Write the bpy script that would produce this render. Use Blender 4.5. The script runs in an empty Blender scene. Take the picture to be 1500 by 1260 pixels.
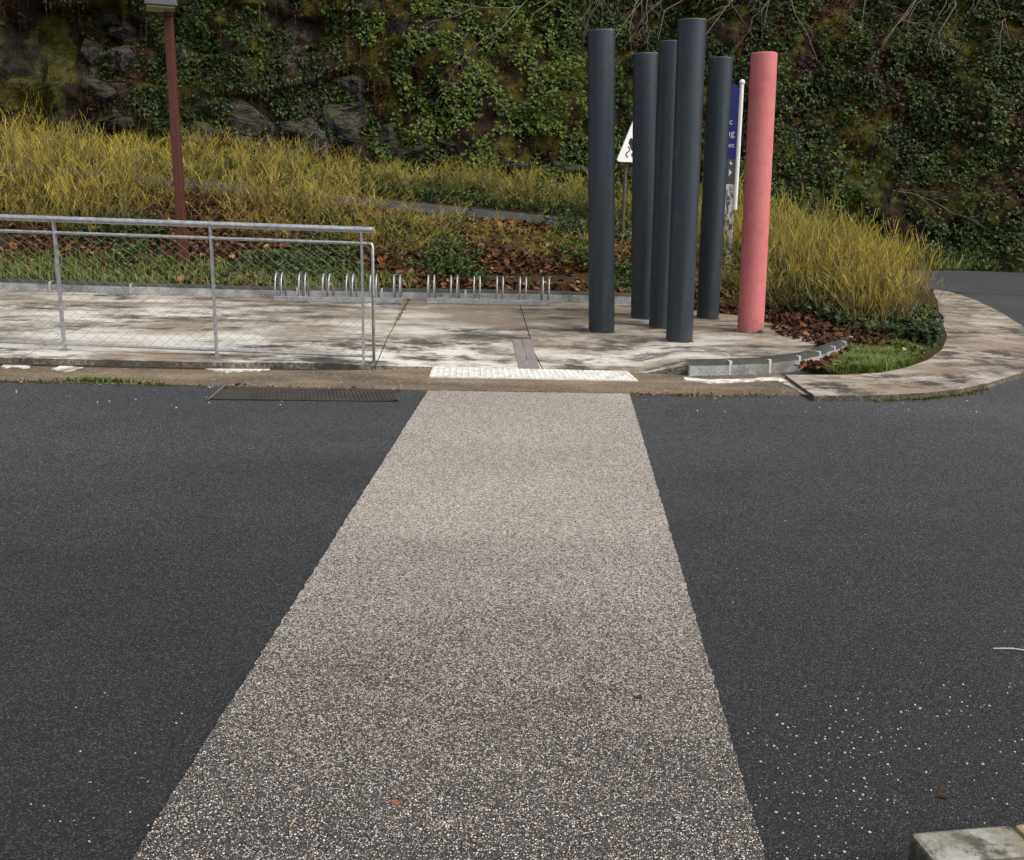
import bpy, bmesh, math, random
import numpy as np
from mathutils import Vector, Matrix

random.seed(7)
rng = np.random.default_rng(7)
S = bpy.context.scene
COL = S.collection

# ------------------------------------------------------------------ camera
FPX, CAM_H, PITCH, ROLL = 1500.0, 1.5, math.radians(14.0), math.radians(1.2)
_r0, _u0 = Vector((1, 0, 0)), Vector((0, math.sin(PITCH), math.cos(PITCH)))
FWD = Vector((0, math.cos(PITCH), -math.sin(PITCH)))
RGT = math.cos(ROLL) * _r0 + math.sin(ROLL) * _u0
UPV = -math.sin(ROLL) * _r0 + math.cos(ROLL) * _u0
cam_d = bpy.data.cameras.new('camera')
cam_d.sensor_fit = 'HORIZONTAL'; cam_d.sensor_width = 36.0; cam_d.lens = FPX / 1500 * 36
cam_d.clip_start = 0.05; cam_d.clip_end = 500
cam = bpy.data.objects.new('camera', cam_d); COL.objects.link(cam)
M3 = Matrix((RGT, UPV, -FWD)).transposed()
cam.matrix_world = Matrix.Translation((0, 0, CAM_H)) @ M3.to_4x4()
S.camera = cam

# ------------------------------------------------------------------ light
SUN_EL, SUN_AZ = math.radians(48), math.radians(120)     # azimuth clockwise from +Y
w = bpy.data.worlds.new('World'); S.world = w; w.use_nodes = True
nt = w.node_tree
bg = nt.nodes['Background']; bg.inputs['Strength'].default_value = 0.15
sky = nt.nodes.new('ShaderNodeTexSky'); sky.sky_type = 'NISHITA'; sky.sun_disc = False
sky.sun_elevation = SUN_EL; sky.sun_rotation = SUN_AZ; sky.dust_density = 4.0; sky.air_density = 1.2
hs = nt.nodes.new('ShaderNodeHueSaturation'); hs.inputs['Saturation'].default_value = 0.25   # overcast: nearly white cloud
nt.links.new(sky.outputs[0], hs.inputs['Color']); nt.links.new(hs.outputs[0], bg.inputs['Color'])
sd = bpy.data.lights.new('sun', 'SUN'); sd.energy = 1.5; sd.angle = math.radians(35); sd.color = (1.0, 0.95, 0.87)
sun = bpy.data.objects.new('sun', sd); COL.objects.link(sun)
sdir = Vector((math.sin(SUN_AZ) * math.cos(SUN_EL), math.cos(SUN_AZ) * math.cos(SUN_EL), math.sin(SUN_EL)))
sun.rotation_euler = sdir.to_track_quat('Z', 'Y').to_euler()
sun.location = sdir * 30
S.view_settings.view_transform = 'Standard'
S.view_settings.look = 'None'
S.view_settings.exposure = 0.28
S.view_settings.gamma = 1.0
S.view_settings.use_curve_mapping = False

# ------------------------------------------------------------------ helpers
def ray(u, v):
    return FWD + RGT * ((u - 750) / FPX) + UPV * ((630 - v) / FPX)
def G(u, v, z=0.0):                      # point of the ground (height z) seen at u, v
    d = ray(u, v); t = (z - CAM_H) / d.z
    return Vector((d.x * t, d.y * t, z))
def Yp(u, v, y):                         # point at distance y
    d = ray(u, v); t = y / d.y
    return Vector((d.x * t, y, CAM_H + d.z * t))
def smooth(t):
    t = np.clip(t, 0, 1); return t * t * (3 - 2 * t)
def vnoise(x, y, seed=0):                # value noise, vectorised
    x = np.asarray(x, float); y = np.asarray(y, float)
    xi = np.floor(x).astype(np.int64); yi = np.floor(y).astype(np.int64)
    fx = x - xi; fy = y - yi
    fx = fx * fx * (3 - 2 * fx); fy = fy * fy * (3 - 2 * fy)
    def h(a, b):
        n = (a * 374761393 + b * 668265263 + seed * 974634777) & 0x7fffffff
        n = ((n ^ (n >> 13)) * 1274126177) & 0x7fffffff
        return ((n ^ (n >> 16)) & 0xffff) / 65535.0
    a = h(xi, yi); b = h(xi + 1, yi); c = h(xi, yi + 1); d = h(xi + 1, yi + 1)
    return (a + (b - a) * fx) * (1 - fy) + (c + (d - c) * fx) * fy
def fbm(x, y, oct=4, seed=0):
    s = 0; a = 0.5; n = 0
    for k in range(oct):
        s = s + a * vnoise(np.asarray(x) * 2 ** k, np.asarray(y) * 2 ** k, seed + k * 17); n += a; a *= 0.5
    return s / n

def link(name, me, mat=None, parent=None, kind=None):
    if mat is not None: me.materials.append(mat)
    o = bpy.data.objects.new(name, me); COL.objects.link(o)
    if parent is not None: o.parent = parent
    if kind: o['kind'] = kind
    return o
def tag(o, label, cat, group=None):
    o['label'] = label; o['category'] = cat
    if group: o['group'] = group
    return o
def thing(name, label, cat, loc=(0, 0, 0), rz=0, group=None):
    o = bpy.data.objects.new(name, None); COL.objects.link(o)
    o.location = loc; o.rotation_euler = (0, 0, rz); o.empty_display_size = 0.1
    return tag(o, label, cat, group)
def copy_tree(o, parent=None):
    c = o.copy(); COL.objects.link(c); c.parent = parent
    for ch in o.children: copy_tree(ch, c)
    return c
def smooth_me(me, on=True):
    me.polygons.foreach_set('use_smooth', [on] * len(me.polygons))
def np_mesh(name, V, F, attrs=None, smooth_on=False):
    me = bpy.data.meshes.new(name)
    V = np.asarray(V, np.float32); F = np.asarray(F, np.int32); k = F.shape[1]
    me.vertices.add(len(V)); me.vertices.foreach_set('co', V.ravel())
    me.loops.add(F.size); me.loops.foreach_set('vertex_index', F.ravel())
    me.polygons.add(len(F)); me.polygons.foreach_set('loop_start', np.arange(0, F.size, k, dtype=np.int32))
    for an, (arr, typ) in (attrs or {}).items():
        a = me.attributes.new(an, typ, 'POINT')
        a.data.foreach_set('value' if typ == 'FLOAT' else 'color', np.asarray(arr, np.float32).ravel())
    me.update(calc_edges=True)
    smooth_me(me, smooth_on)
    return me

class MB:
    def __init__(s): s.v = []; s.f = []; s.t = []
    def tube(s, path, rad, n=8, cap=True, tint=None):
        b = len(s.v); P = [Vector(p) for p in path]; m = len(P)
        R = rad if isinstance(rad, (list, tuple)) else [rad] * m
        up = None
        for i, p in enumerate(P):
            d = (P[min(i + 1, m - 1)] - P[max(i - 1, 0)])
            if d.length < 1e-9: d = Vector((0, 0, 1))
            d.normalize()
            if up is None:
                up = Vector((0, 0, 1)) if abs(d.z) < .9 else Vector((1, 0, 0))
            x = up.cross(d); x.normalize(); y = d.cross(x); up = y
            for k in range(n):
                a = 2 * math.pi * k / n
                s.v.append(p + (x * math.cos(a) + y * math.sin(a)) * R[i])
                s.t.append(tint[i] if tint else 0.5)
        for i in range(m - 1):
            for k in range(n):
                k2 = (k + 1) % n
                s.f.append((b + i * n + k, b + i * n + k2, b + (i + 1) * n + k2, b + (i + 1) * n + k))
        if cap:
            s.f.append(tuple(b + k for k in range(n))[::-1]); s.f.append(tuple(b + (m - 1) * n + k for k in range(n)))
        return s
    def box(s, c, size, M=None, taper=1.0):
        b = len(s.v); c = Vector(c)
        for z in (-.5, .5):
            k = taper if z > 0 else 1.0
            for x, y in ((-.5, -.5), (.5, -.5), (.5, .5), (-.5, .5)):
                p = Vector((x * size[0] * k, y * size[1] * k, z * size[2]))
                s.v.append(c + (M @ p if M else p)); s.t.append(0.5)
        for f in ((3, 2, 1, 0), (4, 5, 6, 7), (0, 1, 5, 4), (1, 2, 6, 5), (2, 3, 7, 6), (3, 0, 4, 7)):
            s.f.append(tuple(b + i for i in f))
        return s
    def prism(s, pts, h, M=None):        # polygon (x, y) extruded by h along z, then M
        b = len(s.v); n = len(pts)
        for z in (0, h):
            for p in pts:
                q = Vector((p[0], p[1], z)); s.v.append(M @ q if M else q); s.t.append(0.5)
        s.f.append(tuple(range(b + n - 1, b - 1, -1))); s.f.append(tuple(range(b + n, b + 2 * n)))
        for i in range(n):
            j = (i + 1) % n; s.f.append((b + i, b + j, b + n + j, b + n + i))
        return s
    def mesh(s, name, sm=False, tint=False):
        me = bpy.data.meshes.new(name); me.from_pydata([tuple(v) for v in s.v], [], s.f); me.update()
        if sm: smooth_me(me)
        if tint:
            a = me.attributes.new('tint', 'FLOAT', 'POINT'); a.data.foreach_set('value', s.t)
        return me
    def build(s, name, mat, parent=None, sm=False, kind=None, tint=False, bevel=0):
        o = link(name, s.mesh(name, sm, tint), mat, parent, kind)
        if bevel:
            m = o.modifiers.new('bevel', 'BEVEL'); m.width = bevel; m.segments = 2; m.limit_method = 'ANGLE'
        return o

def sheet(name, poly, zf, mat, step=0.3, skirt=0.1, parent=None, kind=None):
    bm = bmesh.new()
    vs = [bm.verts.new((p[0], p[1], 0)) for p in poly]
    f = bm.faces.new(vs); f.normal_update()
    if f.normal.z < 0: f.normal_flip()
    xs = [p[0] for p in poly]; ys = [p[1] for p in poly]
    if step:
        for ax, lo, hi in ((0, min(xs), max(xs)), (1, min(ys), max(ys))):
            k = math.floor(lo / step) + 1
            while k * step < hi:
                co = (k * step, 0, 0) if ax == 0 else (0, k * step, 0)
                no = (1, 0, 0) if ax == 0 else (0, 1, 0)
                bmesh.ops.bisect_plane(bm, geom=bm.verts[:] + bm.edges[:] + bm.faces[:], plane_co=co, plane_no=no, dist=1e-5)
                k += 1
    V = np.array([v.co[:2] for v in bm.verts])
    Z = zf(V[:, 0], V[:, 1]) if callable(zf) else np.full(len(V), float(zf))
    for v, z in zip(bm.verts, Z): v.co.z = z
    if skirt:
        be = [e for e in bm.edges if len(e.link_faces) == 1]
        r = bmesh.ops.extrude_edge_only(bm, edges=be)
        for v in [g for g in r['geom'] if isinstance(g, bmesh.types.BMVert)]: v.co.z -= skirt
    bmesh.ops.recalc_face_normals(bm, faces=bm.faces[:])
    me = bpy.data.meshes.new(name); bm.to_mesh(me); bm.free()
    return link(name, me, mat, parent, kind)
def xy(*pts): return [(p.x, p.y) for p in pts]
def GP(z, *uv): return [G(u, v, z).xy[:] for u, v in uv]
def shrink(poly, d):
    n = len(poly); P = [Vector(p) for p in poly]
    area = sum(P[i].x * P[(i + 1) % n].y - P[(i + 1) % n].x * P[i].y for i in range(n))
    sg = 1 if area > 0 else -1; out = []
    for i in range(n):
        a = (P[i] - P[i - 1]).normalized(); b = (P[(i + 1) % n] - P[i]).normalized()
        na = Vector((-a.y, a.x)) * sg; nb = Vector((-b.y, b.x)) * sg
        m = na + nb; k = d / max(0.3, 0.5 * m.length_squared)
        out.append((P[i] + m * k)[:])
    return out
def rough_poly(poly, step, amp, seed):   # subdivide an outline and make its edge uneven
    out = []; n = len(poly); c = 0
    for i in range(n):
        a = Vector(poly[i]); b = Vector(poly[(i + 1) % n]); L = (b - a).length; m = max(1, int(L / step))
        d = (b - a).normalized(); nn = Vector((-d.y, d.x))
        for k in range(m):
            q = a.lerp(b, k / m)
            o = 0 if k == 0 else (float(fbm(c * .45, seed, 3, seed)) - .5) * 2 * amp
            out.append((q + nn * o)[:]); c += 1
    return out
def in_poly(x, y, poly):
    x = np.asarray(x); y = np.asarray(y); ins = np.zeros(x.shape, bool); n = len(poly)
    for i in range(n):
        x1, y1 = poly[i]; x2, y2 = poly[(i + 1) % n]
        c = ((y1 > y) != (y2 > y)) & (x < (x2 - x1) * (y - y1) / (y2 - y1 + 1e-12) + x1)
        ins ^= c
    return ins
def sample_poly(poly, n):
    xs = [p[0] for p in poly]; ys = [p[1] for p in poly]; X = []; Y = []
    tot = 0
    while tot < n:
        x = rng.uniform(min(xs), max(xs), 4 * n); y = rng.uniform(min(ys), max(ys), 4 * n)
        m = in_poly(x, y, poly); X.append(x[m]); Y.append(y[m]); tot += m.sum()
    return np.concatenate(X)[:n], np.concatenate(Y)[:n]

LEAF = {  # vertex fans: x across, y along, z fold
    'ivy': ([(0, 0, 0), (-.52, .12, .10), (-.30, .50, .05), (0, 1, -.05), (.30, .50, .05), (.52, .12, .10)], [(0, 3, 2, 1), (0, 5, 4, 3)]),
    'oval': ([(0, 0, 0), (-.30, .30, .12), (-.26, .66, .14), (0, 1, -.02), (.26, .66, .14), (.30, .30, .12)], [(0, 3, 2, 1), (0, 5, 4, 3)]),
    'dry': ([(0, 0, .1), (-.45, .30, .28), (-.22, .72, .22), (0, 1, .05), (.25, .66, -.08), (.42, .25, .2)], [(0, 3, 2, 1), (0, 5, 4, 3)]),
}
def leaves(name, P, N, size, tint, mat, shape='ivy', down=None, tilt=.5, kind='stuff', parent=None):
    n = len(P); base, quads = LEAF[shape]; B = np.array(base)
    N = N + rng.normal(0, tilt, (n, 3)); N /= np.linalg.norm(N, axis=1, keepdims=True)
    D = rng.normal(0, 1, (n, 3))
    if down is not None: D = D * .45 + np.array(down)
    D -= N * (D * N).sum(1, keepdims=True); D /= np.linalg.norm(D, axis=1, keepdims=True)
    X = np.cross(D, N)
    s = np.asarray(size).reshape(-1, 1, 1) * np.ones((n, 1, 1))
    fold = rng.uniform(.5, 1.8, (n, 1, 1))
    V = P[:, None, :] + s * (B[None, :, 0:1] * X[:, None] + B[None, :, 1:2] * D[:, None] + fold * B[None, :, 2:3] * N[:, None])
    k = len(B); F = (np.array(quads)[None] + (np.arange(n) * k)[:, None, None]).reshape(-1, 4)
    me = np_mesh(name, V.reshape(-1, 3), F, {'tint': (np.repeat(tint, k), 'FLOAT')})
    return link(name, me, mat, parent, kind)
def blades(name, P, h, wd, lean, tint, mat, parent=None, kind='stuff', bias=(0, 0, 0)):
    n = len(P); a = rng.uniform(0, 2 * np.pi, n)
    side = np.stack([np.cos(a), np.sin(a), 0 * a], 1); fw = np.stack([-np.sin(a), np.cos(a), 0 * a], 1)
    h = np.asarray(h)[:, None]; L = rng.normal(0, lean, (n, 1)) * h
    b = np.array(bias)[None] * h
    mid = P + fw * L * .35 + np.array([0, 0, 1]) * h * .6 + b * .3
    tip = P + fw * L + np.array([0, 0, 1]) * h + b
    V = np.stack([P - side * wd, P + side * wd, mid + side * wd * .7, mid - side * wd * .7, tip, tip + side * wd * .1], 1)
    F = (np.array([(0, 1, 2, 3), (3, 2, 5, 4)])[None] + (np.arange(n) * 6)[:, None, None]).reshape(-1, 4)
    me = np_mesh(name, V.reshape(-1, 3), F, {'tint': (np.repeat(tint, 6), 'FLOAT')})
    return link(name, me, mat, parent, kind)

# ------------------------------------------------------------------ materials
class NB:
    def __init__(s, name):
        s.m = bpy.data.materials.new(name); s.m.use_nodes = True; s.t = s.m.node_tree; s.n = s.t.nodes; s.l = s.t.links
        s.p = s.n['Principled BSDF']
    def add(s, typ, **kw):
        x = s.n.new(typ)
        for k, v in kw.items():
            if k[0] == '_': setattr(x, k[1:], v)
            else: s.set(x.inputs[k.replace('__', ' ')], v)
        return x
    def set(s, sock, v):
        if isinstance(v, bpy.types.NodeSocket): s.l.new(v, sock)
        else: sock.default_value = v
    def coord(s, scale=(1, 1, 1), kind='Object'):
        c = s.add('ShaderNodeTexCoord'); m = s.add('ShaderNodeMapping'); s.l.new(c.outputs[kind], m.inputs[0]); m.inputs['Scale'].default_value = scale
        return m.outputs[0]
    def noise(s, vec, scale, detail=4, rough=.55, out='Fac', dist=0):
        return s.add('ShaderNodeTexNoise', Vector=vec, Scale=scale, Detail=detail, Roughness=rough, Distortion=dist).outputs[out]
    def vor(s, vec, scale, feature='F1', out='Distance'):
        x = s.add('ShaderNodeTexVoronoi', _feature=feature, Vector=vec, Scale=scale); return x.outputs[out]
    def ramp(s, fac, stops, interp='LINEAR'):
        r = s.add('ShaderNodeValToRGB', Fac=fac); r.color_ramp.interpolation = interp; e = r.color_ramp.elements
        while len(e) < len(stops): e.new(.5)
        for i, (p, c) in enumerate(stops):
            e[i].position = p; e[i].color = (c, c, c, 1) if isinstance(c, (int, float)) else (*c, 1)
        return r.outputs[0]
    def mix(s, f, a, b, mode='MIX'):
        x = s.add('ShaderNodeMix', _data_type='RGBA', _blend_type=mode)
        s.set(x.inputs[0], f)
        for i, v in ((6, a), (7, b)):
            s.set(x.inputs[i], v if isinstance(v, bpy.types.NodeSocket) else ((v, v, v, 1) if isinstance(v, (int, float)) else (*v, 1)))
        return x.outputs[2]
    def math(s, op, a, b=0.5, clamp=False):
        x = s.add('ShaderNodeMath', _operation=op); x.use_clamp = clamp; s.set(x.inputs[0], a); s.set(x.inputs[1], b); return x.outputs[0]
    def attr(s, name, out='Fac'):
        return s.add('ShaderNodeAttribute', _attribute_name=name).outputs[out]
    def bump(s, h, strength=.3, dist=.01):
        b = s.add('ShaderNodeBump', Strength=strength, Distance=dist, Height=h); s.l.new(b.outputs[0], s.p.inputs['Normal'])
    def done(s, col, rough=.8, metal=0, spec=None):
        s.set(s.p.inputs['Base Color'], col if isinstance(col, bpy.types.NodeSocket) else (*col, 1))
        s.set(s.p.inputs['Roughness'], rough); s.set(s.p.inputs['Metallic'], metal)
        if spec is not None: s.p.inputs['Specular IOR Level'].default_value = spec
        return s.m

def painted_falloff(b, y0, y1):              # vignette and grazing sheen painted into the albedo: dark near, light far
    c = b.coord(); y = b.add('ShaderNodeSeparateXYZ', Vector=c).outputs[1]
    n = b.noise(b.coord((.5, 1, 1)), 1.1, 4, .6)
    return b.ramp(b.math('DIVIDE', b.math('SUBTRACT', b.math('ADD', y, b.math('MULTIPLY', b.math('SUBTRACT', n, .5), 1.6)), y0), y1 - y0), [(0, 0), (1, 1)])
def asphalt_mat():
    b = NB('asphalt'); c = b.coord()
    cell = b.vor(c, 190, out='Color'); v = b.add('ShaderNodeSeparateColor', Color=cell).outputs[0]
    d = b.vor(c, 190)
    stone = b.ramp(v, [(0, .011), (.45, .036), (.85, .088), (.995, .125), (1, .24)])
    col = b.mix(b.ramp(d, [(.3, 0), (.65, 1)]), stone, (.013, .0135, .015))
    big = b.ramp(b.noise(c, .45, 5, .55), [(.3, .88), (.7, 1.12)])
    col = b.mix(1, col, big, 'MULTIPLY')
    col = b.mix(1, col, b.ramp(painted_falloff(b, 1.5, 6.6), [(0, .40), (.5, .98), (1, 1.6)]), 'MULTIPLY')  # painted light falloff: asphalt darkened near, lightened far
    col = b.mix(1, col, (1.10, 1.13, 1.19), 'MULTIPLY')
    col = b.mix(1, col, b.ramp(b.noise(b.coord((.16, .85, 1)), 1.0, 4, .5), [(.3, .84), (.7, 1.18)]), 'MULTIPLY')
    b.bump(b.math('SUBTRACT', 1, d), .55, .004)
    return b.done(col, b.ramp(b.noise(c, 3, 3), [(.3, .6), (.7, .78)]), spec=.45)
def aggregate_mat():
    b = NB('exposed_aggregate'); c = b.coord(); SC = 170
    vc = b.add('ShaderNodeTexVoronoi', _feature='F1', Vector=c, Scale=SC)
    sc = b.add('ShaderNodeSeparateColor', Color=vc.outputs['Color'])
    edge = b.vor(c, SC, 'DISTANCE_TO_EDGE')
    stone = b.ramp(sc.outputs[0], [(0, (.20, .178, .165)), (.3, (.38, .335, .30)), (.6, (.60, .545, .50)), (.85, (.74, .69, .64)), (1, (.84, .81, .78))])
    stone = b.mix(b.ramp(sc.outputs[1], [(.78, 0), (.98, .6)]), stone, (.50, .36, .22))
    far_bright = painted_falloff(b, 1.6, 4.3)  # far brightness painted in; near end darkened through more exposed binder
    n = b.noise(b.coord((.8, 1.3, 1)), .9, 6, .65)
    falloff_wear = b.math('MULTIPLY', b.math('SUBTRACT', 1.04, far_bright), b.ramp(n, [(.30, .6), (.65, 1)]))  # painted near darkening, broken up by patchy stone wear
    lost = b.math('LESS_THAN', sc.outputs[2], b.math('ADD', b.math('MULTIPLY', falloff_wear, .36), .025))
    gap = b.math('LESS_THAN', edge, b.math('ADD', .035, b.math('MULTIPLY', falloff_wear, .15)))
    dark = b.math('MAXIMUM', b.math('MULTIPLY', lost, .85), gap)
    col = b.mix(1, b.mix(dark, stone, (.022, .020, .020)), (1.01, 1.0, .985), 'MULTIPLY')
    col = b.mix(1, col, b.ramp(b.noise(c, .8, 4), [(.3, .88), (.7, 1.12)]), 'MULTIPLY')
    b.bump(b.math('MULTIPLY', b.ramp(edge, [(0, 0), (.25, 1)]), b.math('SUBTRACT', 1, lost)), .8, .005)
    return b.done(col, .75)
def concrete_mat(name, light, dark, brown, amt=.5, scale=1.0, stretch=(.55, 1.05, 1), black=.35, rear=None):
    b = NB(name); c = b.coord(); cs = b.coord(stretch)
    n1 = b.noise(cs, 1.0 * scale, 10, .74, dist=.2); n2 = b.noise(cs, 3.0 * scale, 10, .78, dist=.15); n3 = b.noise(c, 40, 6, .6)
    if rear:                              # soil washed down from the bank settles on the rear, mostly towards the pillars
        sx = b.add('ShaderNodeSeparateXYZ', Vector=c)
        e = b.math('ADD', b.math('MULTIPLY', b.math('SUBTRACT', sx.outputs[1], 9.6), .05), b.math('MULTIPLY', b.math('ADD', sx.outputs[0], .5), .022))
        n1 = b.math('ADD', n1, b.math('MAXIMUM', b.math('MINIMUM', e, .13), -.05))
    col = b.mix(b.ramp(n3, [(.3, 0), (.7, 1)]), tuple(x * .86 for x in light), light)
    col = b.mix(b.ramp(n1, [(.58 - .34 * amt, 0), (.66 - .2 * amt, .9)]), col, brown)
    mask = b.math('MULTIPLY', b.ramp(n2, [(.46, 0), (.57, 1)]), b.ramp(b.noise(cs, .8 * scale, 5, .6), [(.38, 0), (.52, 1)]))
    col = b.mix(b.math('MULTIPLY', mask, black * 2, True), col, dark)
    spots = b.ramp(b.noise(c, 95, 2), [(.66, 0), (.72, .5)])
    col = b.mix(spots, col, tuple(x * .5 for x in brown))
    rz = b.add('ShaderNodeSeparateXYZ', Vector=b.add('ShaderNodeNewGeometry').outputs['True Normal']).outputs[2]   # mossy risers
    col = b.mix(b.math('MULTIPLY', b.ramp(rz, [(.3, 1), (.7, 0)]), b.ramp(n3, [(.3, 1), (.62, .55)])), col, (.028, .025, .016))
    b.bump(b.math('ADD', n3, b.math('MULTIPLY', n2, 1.5)), .35, .006)
    return b.done(col, .82)
def strip_mat():
    b = NB('dirty_border_concrete'); c = b.coord()
    n = b.noise(b.coord((.6, 1.6, 1)), 1.3, 8, .7); f = b.noise(c, 55, 5, .7)
    col = b.ramp(n, [(.28, (.05, .042, .035)), (.44, (.12, .088, .058)), (.58, (.22, .165, .105)), (.74, (.34, .28, .21))])
    sp = b.vor(c, 75, out='Color'); v = b.add('ShaderNodeSeparateColor', Color=sp).outputs[0]
    col = b.mix(b.ramp(v, [(.86, 0), (1, .55)]), col, (.5, .46, .4))
    col = b.mix(b.ramp(f, [(.35, .45), (.6, 0)]), col, (.03, .026, .02))
    b.bump(f, .5, .006)
    return b.done(col, .88)
def soil_mat():
    b = NB('soil'); c = b.coord(); n = b.noise(c, 2.2, 8, .7); f = b.noise(c, 30, 6, .7)
    col = b.ramp(n, [(.3, (.035, .025, .016)), (.5, (.075, .045, .02)), (.62, (.05, .055, .015)), (.75, (.085, .085, .02))])
    col = b.mix(b.ramp(f, [(.4, .6), (.6, 0)]), col, (.02, .015, .01))
    b.bump(f, 1, .03); return b.done(col, .95, spec=.2)
def leaf_mat(name, stops, rough=.5, trans=.0, spec=.5, sheen=0):
    b = NB(name); b.p.inputs['Diffuse Roughness'].default_value = 0; col = b.ramp(b.attr('tint'), stops)
    col = b.mix(b.ramp(b.noise(b.coord(), 60, 2), [(.3, .3), (.7, 0)]), col, (.01, .012, .005))
    return b.done(col, rough, spec=spec)
def paint_mat(name, col, col2, rough=.45, streak=(14, 14, .7), amt=.5, bumps=.12, scuff=None):
    b = NB(name); n = b.noise(b.coord(streak), 1.0, 6, .6); f = b.noise(b.coord(), 7, 7, .7); g = b.noise(b.coord((9, 9, 2.2)), 1.6, 9, .8)
    c = b.mix(b.ramp(n, [(.36, 0), (.66, amt)]), col, col2)
    c = b.mix(b.ramp(f, [(.48, 0), (.72, .5)]), c, tuple(x * .62 for x in col))
    if scuff: c = b.mix(b.ramp(g, [(.57, 0), (.70, .8)]), c, scuff)
    z = b.add('ShaderNodeSeparateXYZ', Vector=b.coord()).outputs[2]     # splashed grime at the foot
    gr_ = b.math('MULTIPLY', b.ramp(z, [(.02, 1), (.22, 0)]), b.ramp(f, [(.35, 0), (.6, .8)]))
    c = b.mix(gr_, c, tuple(x * .5 + .02 for x in col))
    b.bump(b.math('ADD', b.noise(b.coord(streak), 5, 4), b.noise(b.coord((5, 5, 1.5)), 1, 3)), bumps * 1.6, .006)
    return b.done(c, b.ramp(f, [(.3, rough - .12), (.7, rough + .16)]))
def metal_mat():
    b = NB('galvanised_steel'); c = b.coord(); n = b.noise(c, 28, 5, .6)
    col = b.ramp(n, [(.3, (.34, .355, .37)), (.7, (.58, .59, .60))])
    return b.done(col, b.ramp(n, [(.3, .38), (.7, .55)]), metal=.75)
def rock_mat():
    b = NB('grey_rock'); c = b.coord(); n = b.noise(c, 2.6, 10, .78); f = b.noise(c, 13, 8, .75)
    cr = b.vor(b.coord((1.5, 1.5, 2.6)), 1.7, 'DISTANCE_TO_EDGE'); cr = b.math('ADD', cr, b.math('MULTIPLY', b.math('SUBTRACT', f, .5), .12))
    col = b.ramp(n, [(.34, (.022, .019, .016)), (.47, (.050, .044, .037)), (.58, (.085, .077, .066)), (.68, (.27, .26, .24))])
    col = b.mix(b.ramp(f, [(.40, .85), (.56, 0)]), col, (.022, .019, .015))
    col = b.mix(b.ramp(cr, [(.0, .95), (.05, 0)]), col, (.006, .005, .004))
    nz = b.add('ShaderNodeSeparateXYZ', Vector=b.add('ShaderNodeNewGeometry').outputs['Normal']).outputs[2]
    moss = b.math('MULTIPLY', b.ramp(nz, [(.1, 0), (.6, .85)]), b.ramp(b.noise(c, 3.1, 8, .75), [(.46, 1), (.56, 0)]))
    col = b.mix(moss, col, (.060, .055, .012))
    b.bump(b.math('ADD', b.math('MULTIPLY', b.ramp(cr, [(0, 0), (.08, 1)]), .6), b.math('ADD', n, b.math('MULTIPLY', f, .7))), 1, .09); return b.done(col, .85)
def cliff_mat():
    b = NB('cliff_earth'); c = b.coord(); col = b.attr('Col', 'Color'); f = b.noise(c, 7, 8, .72); g = b.noise(c, 36, 5, .7)
    col = b.mix(1, col, b.ramp(f, [(.30, .25), (.70, 1.9)]), 'MULTIPLY')
    col = b.mix(b.ramp(g, [(.4, .6), (.6, 0)]), col, (.012, .01, .007))
    b.bump(b.math('ADD', f, b.math('MULTIPLY', g, .4)), 1, .12); return b.done(col, .95, spec=.15)
def kerb_mat():
    b = NB('kerb_concrete'); c = b.coord(); n = b.noise(c, 6, 7, .65); f = b.noise(c, 60, 4, .6)
    col = b.ramp(n, [(.3, (.22, .225, .23)), (.52, (.38, .385, .385)), (.72, (.52, .52, .51))])
    nz = b.add('ShaderNodeSeparateXYZ', Vector=b.add('ShaderNodeNewGeometry').outputs['True Normal']).outputs[2]
    lich = b.math('MULTIPLY', b.ramp(nz, [(.2, 0), (.55, 1)]), b.ramp(n, [(.4, 1), (.8, .85)]))
    col = b.mix(b.ramp(b.noise(c, 1.6, 8, .75), [(.50, 0), (.60, .6)]), col, (.07, .066, .055))
    col = b.mix(lich, col, (.030, .029, .022))
    col = b.mix(b.ramp(f, [(.35, .4), (.55, 0)]), col, (.05, .048, .04))
    b.bump(f, .5, .004); return b.done(col, .85)
def plain(name, col, rough=.6, metal=0, nscale=20, var=.25):
    b = NB(name); n = b.noise(b.coord(), nscale, 5, .6)
    return b.done(b.mix(b.ramp(n, [(.3, 0), (.7, 1)]), tuple(x * (1 - var) for x in col), col), rough, metal)

M = {}
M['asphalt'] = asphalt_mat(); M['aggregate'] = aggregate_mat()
M['plaza'] = concrete_mat('stained_concrete', (.66, .63, .57), (.06, .053, .043), (.22, .165, .11), amt=.52, black=.5, rear=1)
M['foot'] = concrete_mat('footpath_concrete', (.48, .44, .385), (.06, .05, .04), (.23, .175, .12), amt=.6, scale=1.5, stretch=(.8, 1, 1), black=.55)
M['strip'] = strip_mat(); M['soil'] = soil_mat()
M['joint'] = plain('joint_dirt', (.06, .05, .035), .95)
b = NB('white_stone_paint'); c = b.coord(); n = b.noise(c, 9, 8, .75); f = b.noise(c, 60, 4, .7)
M['white'] = b.done(b.mix(b.ramp(f, [(.36, .75), (.5, 0)]), b.ramp(n, [(.30, (.36, .33, .28)), (.44, (.66, .64, .60)), (.6, (.78, .77, .74))]), (.30, .27, .22)), .75)
b = NB('worn_white_mortar'); c = b.coord(); n = b.noise(c, 5, 9, .78)
M['worn'] = b.done(b.ramp(n, [(.40, (.17, .135, .095)), (.47, (.45, .42, .37)), (.56, (.74, .73, .70))]), .85)
M['plate'] = plain('cover_plate', (.27, .24, .235), .6, nscale=14, var=.3)
M['slate'] = paint_mat('slate_paint', (.0135, .021, .030), (.029, .044, .060), .42, amt=.75, scuff=(.075, .092, .105))
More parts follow.
